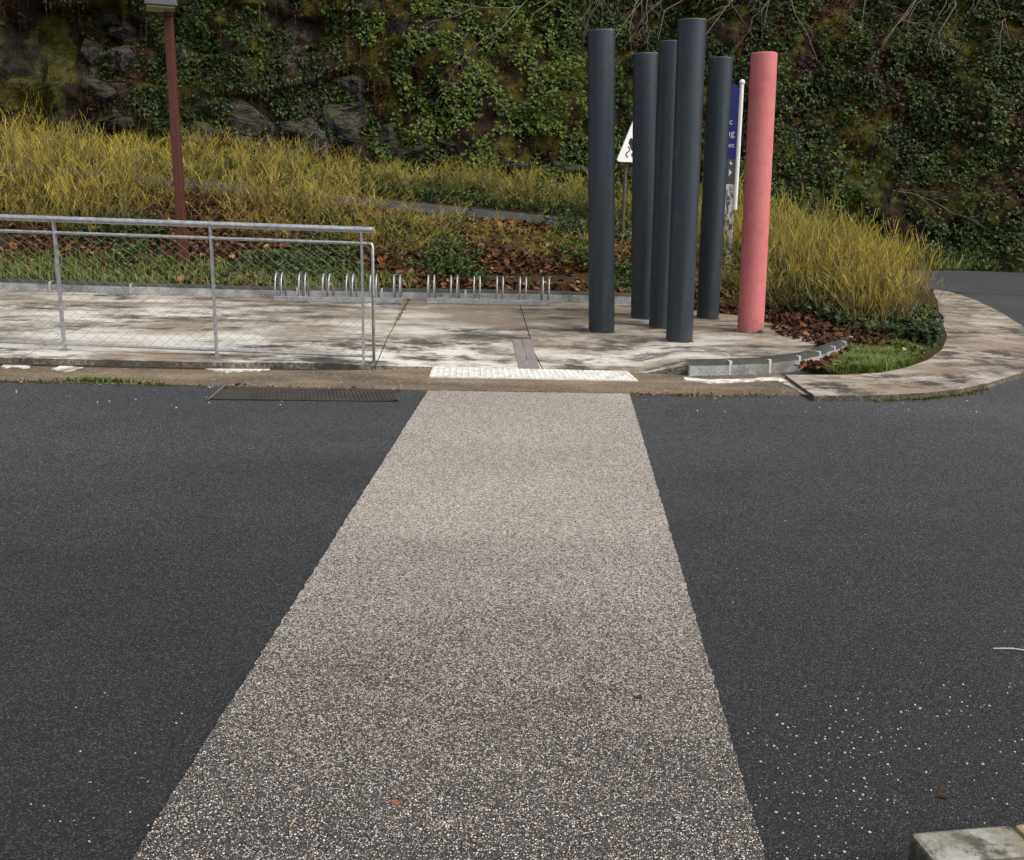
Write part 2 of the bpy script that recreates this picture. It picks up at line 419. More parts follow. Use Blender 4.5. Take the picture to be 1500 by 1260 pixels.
M['rim'] = plain('pale_steel_rim', (.16, .18, .20), .45)
M['red'] = paint_mat('coral_paint', (.57, .150, .160), (.52, .185, .18), .62, (6, 6, 4), .55, scuff=(.62, .27, .27))
M['rust'] = plain('rust_brown', (.05, .025, .018), .9)
M['post'] = paint_mat('rust_red_paint', (.080, .020, .011), (.055, .016, .010), .6)
M['metal'] = metal_mat()
M['wire'] = plain('galvanised_wire', (.23, .23, .21), .65, metal=.2)
M['kerb'] = kerb_mat(); M['rock'] = rock_mat(); M['cliff'] = cliff_mat()
M['mortar'] = plain('mortar', (.62, .60, .56), .85, nscale=35, var=.35)
M['iron'] = plain('grate_iron', (.055, .051, .047), .85, nscale=5, var=.6)
M['mud'] = plain('drain_mud', (.070, .057, .043), .95, nscale=4, var=.5)
M['blue'] = plain('navy_sign', (.028, .032, .20), .4, var=.1)
M['signgrey'] = plain('grey_sign', (.10, .10, .10), .45, var=.1)
M['signwhite'] = plain('white_sign', (.78, .78, .77), .45, var=.06)
M['black'] = plain('black_print', (.012, .012, .012), .5)
M['wood'] = plain('weathered_post', (.13, .105, .075), .85, nscale=25, var=.5)
b = NB('peeling_print'); n = b.noise(b.coord((14, 14, 6)), 1.3, 7, .75)
M['peel'] = b.done(b.ramp(n, [(.42, (.07, .07, .07)), (.5, (.5, .5, .48)), (.56, (.74, .73, .7))]), .75)
M['housing'] = plain('lamp_housing', (.045, .042, .055), .45)
b = NB('lamp_glass'); M['glass'] = b.done((.34, .32, .20), .25)
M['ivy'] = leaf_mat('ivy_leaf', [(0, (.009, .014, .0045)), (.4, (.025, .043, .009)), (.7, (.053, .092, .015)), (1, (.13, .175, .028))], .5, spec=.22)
M['plant'] = leaf_mat('bank_leaf', [(0, (.020, .032, .009)), (.5, (.055, .092, .020)), (1, (.13, .17, .04))], .5, spec=.25)
M['dry'] = leaf_mat('dry_leaf', [(0, (.045, .018, .012)), (.35, (.095, .045, .022)), (.65, (.22, .085, .03)), (.85, (.33, .16, .06)), (1, (.42, .29, .16))], .75, spec=.25)
M['grass'] = leaf_mat('grass_blade', [(0, (.05, .075, .014)), (.5, (.12, .20, .028)), (1, (.24, .30, .05))], .6)
M['moss'] = leaf_mat('moss_blade', [(0, (.035, .03, .008)), (.5, (.085, .075, .012)), (1, (.17, .15, .02))], .8, spec=.2)
b = NB('yellow_twig'); oi = b.add('ShaderNodeObjectInfo').outputs['Random']
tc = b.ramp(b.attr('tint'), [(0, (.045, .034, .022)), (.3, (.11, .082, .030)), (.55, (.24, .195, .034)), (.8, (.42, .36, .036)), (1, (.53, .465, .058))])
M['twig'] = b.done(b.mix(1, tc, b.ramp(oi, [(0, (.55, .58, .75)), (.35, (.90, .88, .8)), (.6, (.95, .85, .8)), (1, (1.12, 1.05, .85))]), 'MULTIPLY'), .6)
M['branch'] = plain('bare_branch', (.17, .145, .12), .85, nscale=25, var=.5)
M['chip'] = plain('pale_chip', (.62, .60, .57), .8, nscale=60, var=.4)
M['yellowstone'] = plain('yellow_stone', (.46, .35, .17), .85, nscale=25, var=.5)
M['greystone'] = concrete_mat('grey_kerb_concrete', (.34, .335, .31), (.07, .068, .05), (.20, .175, .12), amt=.5, scale=5, stretch=(1, 1, 1), black=.5)

# ------------------------------------------------------------------ ground levels
PZ = .10
front = [G(0, 528, .05), G(300, 534, .05), G(550, 537, .04), G(632, 538, .01), G(935, 546, .01), G(1008, 550, .01)]
f0 = front[0] + (front[0] - front[1]).normalized() * 6
FX = [f0.x] + [p.x for p in front] + [8]; FY = [f0.y] + [p.y for p in front] + [front[-1].y]
def front_y(x): return np.interp(x, FX, FY)
def plaza_z(x, y):
    x = np.asarray(x, float); y = np.asarray(y, float)
    xa = G(545, 537).x; xb = G(632, 538).x; xc = G(935, 546).x; xd = G(1008, 550).x
    hf = np.interp(x, [-9, xa - .3, xa, xb, xc + .18, xd], [.085, .065, .05, .012, .012, .10])
    t = smooth((y - front_y(x)) / 1.3)
    return hf + (PZ - hf) * t
def road_z(x): return np.interp(x, [-16, -6.2, -2.8, 1, 4, 5.7, 6.5, 9], [1.95, 1.36, 1.07, .78, .33, .05, 0.0, 0.0])
KB = [G(u, v, PZ) for u, v in ((0, 425), (230, 432), (400, 436), (600, 439), (760, 442), (860, 443), (925, 446))]
k0 = KB[0] + (KB[0] - KB[1]).normalized() * 7
KX = [k0.x] + [p.x for p in KB]; KY = [k0.y] + [p.y for p in KB]
def bank_z(x, y):
    x = np.asarray(x, float); y = np.asarray(y, float)
    yk = np.interp(x, KX, KY)
    lo = np.where(y < yk, .07, .19) + .05 * (fbm(x * 1.1, y * 1.1, 3, 5) - .5)
    lo = np.interp(y, [9, 10.2, 12.2], [0, 0, 0]) + lo
    rz = road_z(x)
    t = smooth((y - yk - .2) / np.maximum(14.9 - yk - .2, .5))
    z = lo + (rz - .03 - lo) * t
    z = np.where(y > 14.85, rz - .05, z + .10 * (fbm(x * 2, y * 2, 3, 9) - .5) * np.sin(np.pi * np.clip(t, 0, 1)))
    lawn = smooth((x - 2.2) / .4) * (1 - smooth((y - 9.0) / .8))
    return z * (1 - lawn) + .035 * lawn

# ------------------------------------------------------------------ structure: ground sheets
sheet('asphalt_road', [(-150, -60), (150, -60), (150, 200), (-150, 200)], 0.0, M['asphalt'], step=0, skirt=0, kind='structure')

cwL, cwR = G(627, 573), G(922, 577.5); cwl, cwr = G(207, 1238), G(1116, 1238)
ext = 1.9
cw = [cwL.xy[:], cwR.xy[:], (cwR + (cwr - cwR) * ext).xy[:], (cwL + (cwl - cwL) * ext).xy[:]]
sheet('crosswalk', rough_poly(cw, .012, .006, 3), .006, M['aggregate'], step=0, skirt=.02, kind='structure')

af = [G(-500, 548), G(0, 560), G(310, 567), G(590, 572), G(627, 573.5), G(922, 578), G(1010, 581), G(1188, 581)]
bk = [G(1146, 552), G(1010, 552), G(935, 551), G(632, 546), G(550, 541), G(300, 543), G(0, 536), G(-500, 522)]
sheet('border_strip', rough_poly(xy(*af), 9, 0, 1)[:len(af)] + xy(*[p + Vector((0, .12, 0)) for p in bk]), .010, M['strip'], step=0, skirt=.02, kind='structure')

# curved footpath round the planter nose
fo = [G(u, v, .04) for u, v in ((1193, 580), (1280, 579), (1350, 576), (1400, 571), (1445, 562), (1500, 545), (1545, 525), (1555, 505), (1500, 479), (1465, 457), (1430, 440), (1395, 428))]
fi = [G(u, v, .04) for u, v in ((1368, 424), (1366, 442), (1372, 462), (1382, 482), (1387, 496), (1380, 512), (1360, 527), (1325, 539), (1290, 546), (1240, 549), (1150, 549))]
foot_poly = xy(*fo) + xy(*fi)
sheet('footpath', foot_poly, lambda x, y: .040 + 0 * x, M['foot'], step=.5, skirt=.06, kind='structure')

# plaza: dirty bed with poured slabs
g = lambda u, v: G(u, v, .08)
Kc = [G(u, v, .02) for u, v in ((1010, 548), (1070, 547), (1120, 545), (1165, 539), (1205, 529), (1235, 516), (1253, 500))]
fl = lambda u: front_pt(u)
def front_pt(u):
    q = G(u, 540, .02); return Vector((q.x, float(front_y(q.x)), 0))
backpts = [p for p in KB]
kin = [p + Vector((-.02, .10, 0)) for p in Kc]
right_back = [G(925, 446, PZ), G(1080, 460, PZ), G(1180, 487, PZ), G(1243, 499, PZ)]
Dt, Db = KB[1] , front_pt(15); Ab = front_pt(550)
Bt, Bm, Bb = g(738, 442), g(779, 506), front_pt(796)
Ce = g(1172, 511)
ck = min(range(len(kin)), key=lambda i: (kin[i] - Ce).length)
S1 = [f0, front_pt(0), Db, KB[1], KB[0], k0]
S2 = [Db] + [p for p in front[1:2]] + [Ab, KB[3], KB[2], KB[1]]
S3 = [Ab, front[3], Bb, Bm, KB[4], KB[3]]
S4 = [Bm, Bb, front[4], front[5]] + kin[1:5] + [Ce]
S5 = [KB[4], Bm, Ce, kin[5], kin[6], right_back[3], right_back[2], right_back[1], right_back[0], KB[5]]
bed = [f0] + front + kin[1:] + right_back[::-1] + KB[::-1] + [k0]
plaza = sheet('plaza', xy(*bed), lambda x, y: plaza_z(x, y) - .045, M['joint'], step=.4, skirt=.08, kind='structure')
for P_ in (S1, S2, S3, S4, S5):
    sheet('concrete_slab', shrink(xy(*P_), .0038), plaza_z, M['plaza'], step=.35, skirt=.09, parent=plaza)

# bank and planter soil, the climbing road, the verge below the cliff
bank_poly = [(k0.x, k0.y + .05)] + [(p.x, p.y + .05) for p in KB] + xy(*right_back[1:]) + [(kin[6].x + .08, kin[6].y)] + [(p.x + .03, p.y + .02) for p in Kc[::-1][1:4]] + \
    [(p.x, p.y) for p in fi[::-1][1:]] + [(6.6, 14.88), (6.0, 15.2), (-16, 15.2), (-16, k0.y)]
sheet('bank', bank_poly, bank_z, M['soil'], step=.22, skirt=.1, kind='structure')
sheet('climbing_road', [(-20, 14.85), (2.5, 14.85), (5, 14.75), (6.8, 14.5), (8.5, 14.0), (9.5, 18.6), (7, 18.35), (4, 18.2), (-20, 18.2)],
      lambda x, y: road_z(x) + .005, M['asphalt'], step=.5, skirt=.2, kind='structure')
def verge_z(x, y): return road_z(x) + .02 + .22 * smooth((y - 18.25) / .8) + .08 * (fbm(x * 1.5, y * 1.5, 3, 4) - .5)
sheet('verge', [(-22, 18.15), (4, 18.15), (7, 18.3), (9.5, 18.55), (9.8, 20.5), (-22, 20.8)], verge_z, M['soil'], step=.3, skirt=.3, kind='structure')

# pale mortar smears along the plaza's foot
def smear(pts, z, seed):
    P_ = rough_poly(GP(z, *pts), .02, .045, seed)
    return P_
for i, pts in enumerate([[(5, 538), (45, 539), (35, 533), (12, 533)], [(75, 541), (100, 545), (122, 538), (95, 535)],
                         [(290, 539), (330, 546), (395, 541), (400, 537), (350, 535)]]):
    sheet('mortar_patch', smear(pts, .016, i), .0165 + .001 * i, M['worn'], step=0, skirt=.01, kind='structure')
edge = [(1000, 552), (1040, 556), (1095, 554.5), (1138, 552), (1160, 558), (1197, 579), (1182, 579), (1140, 557), (1095, 559), (1035, 561.5), (1005, 557)]
sheet('mortar_edge', rough_poly(GP(.014, *edge), .02, .022, 9), .0145, M['worn'], step=0, skirt=.01, kind='structure')

# ------------------------------------------------------------------ cliff
def cl_base(x): return np.interp(x, [-26, -8, 3, 8, 14, 26], [21, 19.8, 19.5, 18.75, 18.0, 16.5])
def cl_slope(x): return np.interp(x, [-26, -5, -3, 3, 14, 26], [.10, .12, .45, .52, .48, .4])
def cliff_y(x, z):
    x = np.asarray(x, float); z = np.asarray(z, float)
    y = cl_base(x) + cl_slope(x) * z
    rocky = smooth((-2.6 - x) / 1.5)
    y = y + 1.3 * (fbm(x * .45, z * .5, 2, 21) - .5) + .55 * (fbm(x * 1.5, z * 1.7, 3, 31) - .5) + .2 * (fbm(x * 5, z * 5, 3, 41) - .5)
    led = np.floor(z * 1.35 + 1.6 * fbm(x * .6, z * .4, 2, 51)); y = y + rocky * .85 * (vnoise(led * 3.1, x * .8, 61) - .5)
    blk = np.floor(x * 1.1 + vnoise(led, led * 2.3, 71) * 3); y = y + rocky * .55 * (vnoise(blk * 1.7, led * 2.9, 81) - .5)
    return y
nx, nz = 820, 200
gx = np.linspace(-24, 24, nx); gz = np.concatenate([np.linspace(-.3, 6.0, 155), np.linspace(6.15, 14, 45)])
XX, ZZ = np.meshgrid(gx, gz); YY = cliff_y(XX, ZZ)
n1 = fbm(XX * .8, ZZ * .9, 4, 101); n2 = fbm(XX * 1.6, ZZ * 1.4, 4, 111); n3 = fbm(XX * 3.1, ZZ * 2.6, 3, 121); n4 = fbm(XX * 7.3, ZZ * 5.1, 4, 131)
def lerp3(a, b, t): return a + (b - a) * t[..., None]
C0 = np.ones(XX.shape + (3,)) * np.array([.024, .018, .013])
C0 = lerp3(C0, np.array([.055, .032, .019]), smooth((n1 + .5 * (n4 - .5) - .5) / .10))
C0 = lerp3(C0, np.array([.11, .105, .015]), smooth((n2 + .7 * (n4 - .5) - .52) / .08))
rockw = smooth((-2.4 - XX) / 1.5) * (.35 + .65 * smooth((XX + 7.2) / .8)) * smooth((n3 + .6 * (n4 - .5) - .50) / .10) * .8
C0 = lerp3(C0, np.array([.10, .093, .083]), rockw)
RGBA = np.concatenate([C0, np.ones(C0.shape[:2] + (1,))], -1)
idx = np.arange(nx * nz).reshape(nz, nx)
Fq = np.stack([idx[:-1, :-1], idx[:-1, 1:], idx[1:, 1:], idx[1:, :-1]], -1).reshape(-1, 4)
cme = np_mesh('cliff', np.stack([XX, YY, ZZ], -1).reshape(-1, 3), Fq, {'Col': (RGBA.reshape(-1, 4), 'FLOAT_COLOR')}, True)
cliff = link('cliff', cme, M['cliff'], kind='structure')
sheet('cliff_top', [(-26, 23), (26, 20.5), (60, 80), (-60, 80)], lambda x, y: 13.7 + .12 * (y - 22), M['soil'], step=4, skirt=2, kind='structure')

def cliff_n(x, z):
    e = .06
    dx = (cliff_y(x + e, z) - cliff_y(x - e, z)) / (2 * e); dz = (cliff_y(x, z + e) - cliff_y(x, z - e)) / (2 * e)
    N = np.stack([dx, -np.ones_like(dx), dz], -1); return N / np.linalg.norm(N, axis=-1, keepdims=True)

from mathutils import noise as mnoise
def rock_mesh(seed):
    bm = bmesh.new(); bmesh.ops.create_cube(bm, size=1)
    bmesh.ops.subdivide_edges(bm, edges=bm.edges[:], cuts=9, use_grid_fill=True)
    r = random.Random(seed); pl = []
    for k in range(8):
        d = Vector((r.uniform(-1, 1), r.uniform(-1, .2), r.uniform(-1, 1))).normalized(); pl.append((d, r.uniform(.38, .56)))
    for v in bm.verts:
        for d, c in pl:
            t = v.co.dot(d)
            if t > c: v.co -= d * (t - c)
        q = v.co * 2.3 + Vector((seed * 3.1, 0, seed))
        st_ = math.floor(v.co.z * 4 + mnoise.noise(q * .5) * 1.5)
        v.co += Vector((mnoise.noise(q), mnoise.noise(q + Vector((9, 0, 0))), mnoise.noise(q + Vector((0, 9, 0))))) * .13
        v.co.y += .12 * mnoise.noise(Vector((st_ * 1.7, v.co.x * 2, seed)))
        v.co += Vector((mnoise.noise(q * 4), mnoise.noise(q * 4 + Vector((9, 0, 0))), mnoise.noise(q * 4 + Vector((0, 9, 0))))) * .03
    bmesh.ops.triangulate(bm, faces=bm.faces[:])
    me = bpy.data.meshes.new('rock'); bm.to_mesh(me); bm.free(); me.materials.append(M['rock']); return me
RM = [rock_mesh(100 + k) for k in range(7)]
rocks = [(143, 88, .40, .62), (188, 98, .34, .50), (162, 142, .85, .42), (176, 178, .95, .34), (145, 116, .36, .28), (330, 168, 1.0, .62), (300, 200, .75, .4), (378, 190, .6, .5),
         (526, 140, .50, .62), (500, 188, .85, .70), (562, 205, .70, .6), (610, 225, .7, .4), (450, 200, .7, .6), (825, 248, .85, .26), (755, 240, .5, .22),
         (1263, 220, .13, .34), (420, 228, .7, .3), (150, 30, .7, .36), (192, 52, .5, .3), (655, 212, .4, .25)]
for i, (u, v, ww, hh) in enumerate(rocks):
    p = Yp(u, v, 19.6)
    for _ in range(6):
        yy = float(cliff_y(p.x, p.z)); p = Yp(u, v, yy)
    p = Yp(u, v, p.y + .30)
    o = bpy.data.objects.new('rock', RM[i % 7]); COL.objects.link(o); o.parent = cliff
    o.location = p; o.scale = (ww * 1.2, .95, hh * 1.2); o.rotation_euler = (random.uniform(-.2, .2), random.uniform(-.15, .15), random.uniform(-.3, .3))

# ivy and litter on the cliff
def cl_samples(n, xr=(-14, 14), zr=(0, 7)):
    x = rng.uniform(*xr, n); z = rng.uniform(zr[0], zr[1], n); return x, z
def ivy_w(x, z):
    reg = np.interp(x, [-14, -7.4, -6.6, -4.4, -4.0, -3.2, -2.8, 1.2, 2.0, 14], [.12, .16, .62, .60, .30, .34, .80, .74, .62, .62])
    low = np.interp(x, [-14, -6.8, -6, -3, -2, 3, 14], [.8, .7, .55, .5, .4, .3, .2])
    reg = reg * (1 - low * (1 - smooth((z - 1.7) / .9)))
    n = fbm(x * .9, z * .9, 4, 201); n2_ = fbm(x * 3.0, z * 3.0, 2, 211)
    return smooth((reg * 1.25 - n * .9 + .16) / .22) * smooth((n2_ - .30) / .22)
x, z = cl_samples(230000); m = rng.uniform(0, 1, len(x)) < ivy_w(x, z); x, z = x[m], z[m]
lump = fbm(x * 2.2, z * 2.2, 3, 221)
P = np.stack([x, cliff_y(x, z), z], 1); N = cliff_n(x, z)
P = P + N * (rng.uniform(.0, .10, (len(x), 1)) + .30 * np.clip(lump - .38, 0, 1)[:, None])
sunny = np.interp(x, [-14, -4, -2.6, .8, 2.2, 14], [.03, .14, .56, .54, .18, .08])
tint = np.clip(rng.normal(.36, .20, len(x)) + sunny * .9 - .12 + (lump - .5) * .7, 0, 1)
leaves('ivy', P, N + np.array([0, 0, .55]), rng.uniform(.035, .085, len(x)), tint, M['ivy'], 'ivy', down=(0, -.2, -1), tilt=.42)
print('ivy', len(x))
x, z = cl_samples(60000); wt = smooth((fbm(x * .8, z * .9, 4, 301) - .46) / .14) * (1 - .75 * ivy_w(x, z)) * np.interp(x, [-14, -3, 1, 14], [.75, .6, .75, .9])
m = rng.uniform(0, 1, len(x)) < wt; x, z = x[m], z[m]; N = cliff_n(x, z); P = np.stack([x, cliff_y(x, z), z], 1) + N * rng.uniform(.0, .06, (len(x), 1))
leaves('fallen_leaves', P, N + np.array([0, 0, .4]), rng.uniform(.03, .10, len(x)), np.clip(rng.normal(.12, .16, len(x)), 0, 1), M['dry'], 'dry', tilt=.6)
x, z = cl_samples(150000); wt = np.maximum(smooth((fbm(x * 1.6, z * 1.4, 4, 111) - .50) / .12) * .8, .35 * (x < -2.5)) * (1 - .6 * ivy_w(x, z))
m = rng.uniform(0, 1, len(x)) < wt; x, z = x[m], z[m]; N = cliff_n(x, z); P = np.stack([x, cliff_y(x, z), z], 1)
blades('hanging_moss', P + N * .02, rng.uniform(.03, .13, len(x)), .006, .7, np.clip(rng.normal(.25, .25, len(x)) + .25 * (fbm(x * 1.6, z * 1.4, 4, 111) > .52), 0, 1), M['moss'], bias=(0, -.9, -1.15))

x, z = cl_samples(5200, (-11, 11), (1.5, 5.4)); m = rng.uniform(0, 1, len(x)) < np.interp(x, [-11, -3, -2, 11], [.9, .8, .25, .25]); x, z = x[m], z[m]; P = np.stack([x, cliff_y(x, z) - .05, z], 1)
blades('hanging_roots', P, rng.uniform(.15, .7, len(x)), .0035, .12, np.clip(rng.normal(.3, .25, len(x)), 0, 1), M['dry'], bias=(0, -.10, -2.0))

# ------------------------------------------------------------------ kerbs
def kerb_line(pts, L, h, dep, z0, mortar=True):
    """stones along a polyline; front face towards -y / the right-hand side"""
    P_ = [Vector((p.x, p.y, 0)) for p in pts]; seg = []; s = 0; cum = [0]
    for a, b_ in zip(P_, P_[1:]): s += (b_ - a).length; cum.append(s)
    def at(t):
        t = min(max(t, 0), s)
        for i in range(len(P_) - 1):
            if t <= cum[i + 1] + 1e-9: return P_[i].lerp(P_[i + 1], (t - cum[i]) / (cum[i + 1] - cum[i]))
        return P_[-1]
    n = max(1, round(s / L)); ln = s / n
    kerb = MB(); stones = []
    for i in range(n):
        a, b_ = at(i * ln + .008), at((i + 1) * ln - .008); d = (b_ - a).normalized(); nn = Vector((-d.y, d.x, 0))
        st = MB(); c = h * .28; prof = [(0, -.06), (.002, h - c), (.018, h - .012), (.045, h), (dep, h), (dep, -.06)]
        jit = random.uniform(-.004, .004)
        for q in (a, b_):
            for o, zz in prof: st.v.append(q + nn * (o + jit) + Vector((0, 0, z0 + zz + jit)) + Vector((0, 0, 0))); st.t.append(.5)
        m = len(prof)
        for k in range(m):
            k2 = (k + 1) % m; st.f.append((k, k + m, k2 + m, k2))
        st.f.append(tuple(range(m))[::1]); st.f.append(tuple(range(2 * m - 1, m - 1, -1)))
        stones.append(st)
        mm = Matrix((d, nn, Vector((0, 0, 1)))).transposed()
        q = at((i + 1) * ln)
        if i < n - 1: kerb.box(q + nn * (dep / 2 + .001) + Vector((0, 0, z0 + h / 2 - .035)), (.024, dep - .004, h + .062), mm)
        kerb.box((a + b_) / 2 + nn * dep * .55 + Vector((0, 0, z0 + h / 2 - .04)), ((b_ - a).length - .01, dep * .8, h * .8), mm)
    k = kerb.build('kerb', M['mortar'], kind='structure')
    for st in stones:
        o = st.build('kerb_stone', M['kerb'], k)
        bm = bmesh.new(); bm.from_mesh(o.data); bmesh.ops.recalc_face_normals(bm, faces=bm.faces[:]); bm.to_mesh(o.data); bm.free()
    return k
kerb_line([k0] + KB, .98, .115, .13, PZ)
kerb_line([Vector((p.x, p.y, 0)) for p in [G(1008, 551, .01), G(1070, 549.5, .01), G(1120, 548, .01), G(1165, 543, .01), G(1205, 533, .01), G(1235, 521, .01), G(1257, 503, .01)]], .36, .118, .11, .006)

# parking kerb in the lower right corner
zt = .12; a = G(1330, 1217, zt); b_ = G(1482, 1204.5, zt); d = Vector((b_.x - a.x, b_.y - a.y, 0)).normalized(); nn = Vector((d.y, -d.x, 0))
pk = MB().box(a + d * 1.0 + nn * .07 + Vector((0, 0, -.09)), (2.2, .10, .02), Matrix((d, -nn, Vector((0, 0, 1)))).transposed()).build('kerb', M['mortar'], kind='structure')
mm = Matrix((d, -nn, Vector((0, 0, 1)))).transposed(); t = 0
L0 = (Vector((b_.x, b_.y, 0)) - Vector((a.x, a.y, 0))).length
for L, mk in ((L0, 'greystone'), (.075, 'yellowstone'), (.5, 'greystone'), (.5, 'greystone')):
    c = a + d * (t + L / 2) + nn * .055; c.z = zt / 2 - .002
    MB().box(c, (L - .006, .11, zt), mm).build('kerb_stone', M[mk], pk, bevel=.012); t += L
gb = [a + nn * .116, a + d * 2 + nn * .116, a + d * 2 + nn * 1.2, a + nn * 1.2]
sheet('gravel_bed', xy(*gb), lambda x, y: .105 + .012 * fbm(x * 30, y * 30, 2, 3), M['yellowstone'], step=.04, skirt=.1, kind='structure')

# ------------------------------------------------------------------ tactile strip, cover plates, drain grate
tp = GP(.02, (634, 537.5), (918, 543.5), (935, 557), (629, 551))
ts = sheet('tactile_strip', rough_poly(tp, .06, .004, 5), .020, M['white'], step=0, skirt=.02)
tag(ts, 'white studded tactile paving strip between the plaza and the crosswalk', 'tactile paving')
tm = MB(); A_, B_, C_, D_ = [Vector((*p, 0)) for p in tp]
for i in range(34):
    for j in range(7):
        u, v = (i + .5) / 34, (j + .5) / 7; q = (A_.lerp(B_, u)).lerp(D_.lerp(C_, u), v); q.z = .0195
        bse = len(tm.v); r = .013
        for rr, zz in ((r, 0), (r * .6, .006)):
            for k in range(6): tm.v.append(q + Vector((rr * math.cos(k * 1.047), rr * math.sin(k * 1.047), zz))); tm.t.append(.5)
        for k in range(6): tm.f.append((bse + k, bse + (k + 1) % 6, bse + 6 + (k + 1) % 6, bse + 6 + k))
        tm.f.append(tuple(bse + 6 + k for k in range(6)))
tm.build('stud', M['white'], ts, kind='stuff')

cp = thing('channel_cover', 'narrow grey drain channel covered by four flat plates in the pale plaza', 'drain cover')
q = [Vector((*p, 0)) for p in GP(.05, (750, 504), (778, 504.5), (796, 543), (763, 542))]
for i in range(2):
    for j in range(2):
        c4 = []
        for u, v in ((i, j), (i + 1, j), (i + 1, j + 1), (i, j + 1)): c4.append((q[0].lerp(q[1], u / 2)).lerp(q[3].lerp(q[2], u / 2), v / 2)[:2])
        sheet('cover_plate', shrink(c4, .004), lambda x, y: plaza_z(x, y) + .006, M['plate'], step=.12, skirt=.02, parent=cp)

gq = [Vector((*p, 0)) for p in GP(0, (328, 569), (587, 573), (583, 589), (305, 586))]
gr = thing('drain_grate', 'muddy ribbed drain grate set in the asphalt below the railing', 'drain grate')
sheet('mud', [p.xy[:] for p in gq], .004, M['mud'], step=0, skirt=0, parent=gr)
fr = MB()
for i in range(4):
    a, b_ = gq[i], gq[(i + 1) % 4]
    d = (b_ - a).normalized(); nn = Vector((-d.y, d.x, 0))
    fr.prism([(p.x, p.y) for p in (a - nn * .002, b_ - nn * .002, b_ - nn * .03, a - nn * .03)], .005, Matrix.Translation((0, 0, .003)))
fr.build('frame', M['iron'], gr)
bars = MB(); nb = 46
for k in range(nb):
    u0, u1 = (k + .2) / nb, (k + .72) / nb; sh = .05
    pts = []
    for u, v in ((u0, .06), (u1, .06), (u1 + sh, .94), (u0 + sh, .94)):
        u = min(u, .985); p = gq[0].lerp(gq[1], u).lerp(gq[3].lerp(gq[2], u), v); pts.append((p.x, p.y))
    bars.prism(pts, .006 + random.uniform(-.002, 0), Matrix.Translation((0, 0, .0035)))
bars.build('grate_bar', M['iron'], gr, kind='stuff')

# ------------------------------------------------------------------ pillars
def pillar(name, label, base_uv, wb, top_uv, wt_, mat, red=False, group=None):
    p0 = G(base_uv[0], base_uv[1], 0); zb = .10
    for _ in range(3): p0 = G(base_uv[0], base_uv[1], zb); zb = float(plaza_z(p0.x, p0.y))
    dist = (p0 - Vector((0, 0, CAM_H))).dot(FWD)
    r = wb / 2 / FPX * dist; c = p0 + Vector((0, r * .9, 0))
    tpt = Yp(top_uv[0], top_uv[1], c.y); r2 = wt_ / 2 / FPX * (tpt - Vector((0, 0, CAM_H))).dot(FWD)
    root = thing(name, label, 'pillar', (c.x, c.y, zb), 0, group)
    ax = tpt - Vector((c.x, c.y, zb)); ax_n = ax.normalized(); L = ax.length
    q = Vector((0, 0, 1)).rotation_difference(ax_n).to_matrix()
    def lathe(prof, n=40):
        m = MB()
        for i, (rr, zz) in enumerate(prof):
            for k in range(n):
                an = 2 * math.pi * k / n; m.v.append(q @ Vector((rr * math.cos(an), rr * math.sin(an), zz))); m.t.append(.5)
        for i in range(len(prof) - 1):
            for k in range(n):
                k2 = (k + 1) % n; m.f.append((i * n + k, i * n + k2, (i + 1) * n + k2, (i + 1) * n + k))
        m.f.append(tuple((len(prof) - 1) * n + k for k in range(n)))
        return m
    H_ = L - .006
    prof = [(r, -.03)] + [(r + (r2 - r) * t_, H_ * t_) for t_ in (.05, .2, .4, .6, .8, 1.0)] + [(r2 - .004, H_ + .001)]
    if red: prof = [(r, -.03)] + [(r + (r2 - r) * t_, H_ * t_) for t_ in (.05, .2, .4, .6, .8, .98)] + [(r2 - .001, H_ - .004), (r2 - .006, H_)]
    lathe(prof).build('shaft', mat, root, sm=True).data.set_sharp_from_angle(angle=math.radians(45))
    lathe([(r2 - .002, H_ + .0005), (r2 - .002, H_ + .006), (r2 - .004, H_ + .0065)] if not red else [(r2 - .008, H_ - .004), (r2 - .010, H_ + .003)]).build('cap', M['rim'] if not red else mat, root)
    gp = [(r * (1.0 + .2 * float(fbm(k * .5, c.x * 9, 2, 3))) * math.cos(2 * math.pi * k / 28), r * (1.0 + .2 * float(fbm(k * .5, c.x * 7, 2, 8))) * math.sin(2 * math.pi * k / 28)) for k in range(28)]
    MB().prism(gp, .007).build('base_grout', M['plaza'], root)
    if red:
        rp = MB()
        for an, zz, s_ in ((-1.15, .012, .03), (-1.02, .02, .022), (-.88, .010, .026), (-.72, .014, .015)):
            pts = [(s_ * .6 * math.cos(k * .9) * random.uniform(.7, 1.2), s_ * .7 * math.sin(k * .9) * random.uniform(.6, 1.1)) for k in range(7)]
            nrm = Vector((math.cos(an), math.sin(an), 0)); tg = Vector((-math.sin(an), math.cos(an), 0))
            mt = Matrix((tg, Vector((0, 0, 1)), nrm)).transposed().to_4x4(); mt.translation = nrm * (r + .0005) + Vector((0, 0, zz)) - Vector((0, 0, 0))
            rp.prism(pts, .004, mt)
        rp.build('rust_patch', M['rust'], root)
    return root
gp_ = 'tall painted columns standing on the plaza'
pillar('pillar', 'dark slate pillar standing apart at the left end of the group', (882.5, 488), 38, (881, 45), 40.5, M['slate'], group=gp_)
pillar('pillar', 'shortest visible dark pillar behind, left of the overlapping pair', (944, 468), 36, (946, 79), 36.5, M['slate'], group=gp_)
pillar('pillar', 'dark pillar half hidden behind the tallest one', (971, 482), 37, (984, 61), 37.5, M['slate'], group=gp_)
pillar('pillar', 'tallest dark slate pillar, nearest the road in front of the others', (997.5, 502), 39, (1014, 29.5), 42, M['slate'], group=gp_)
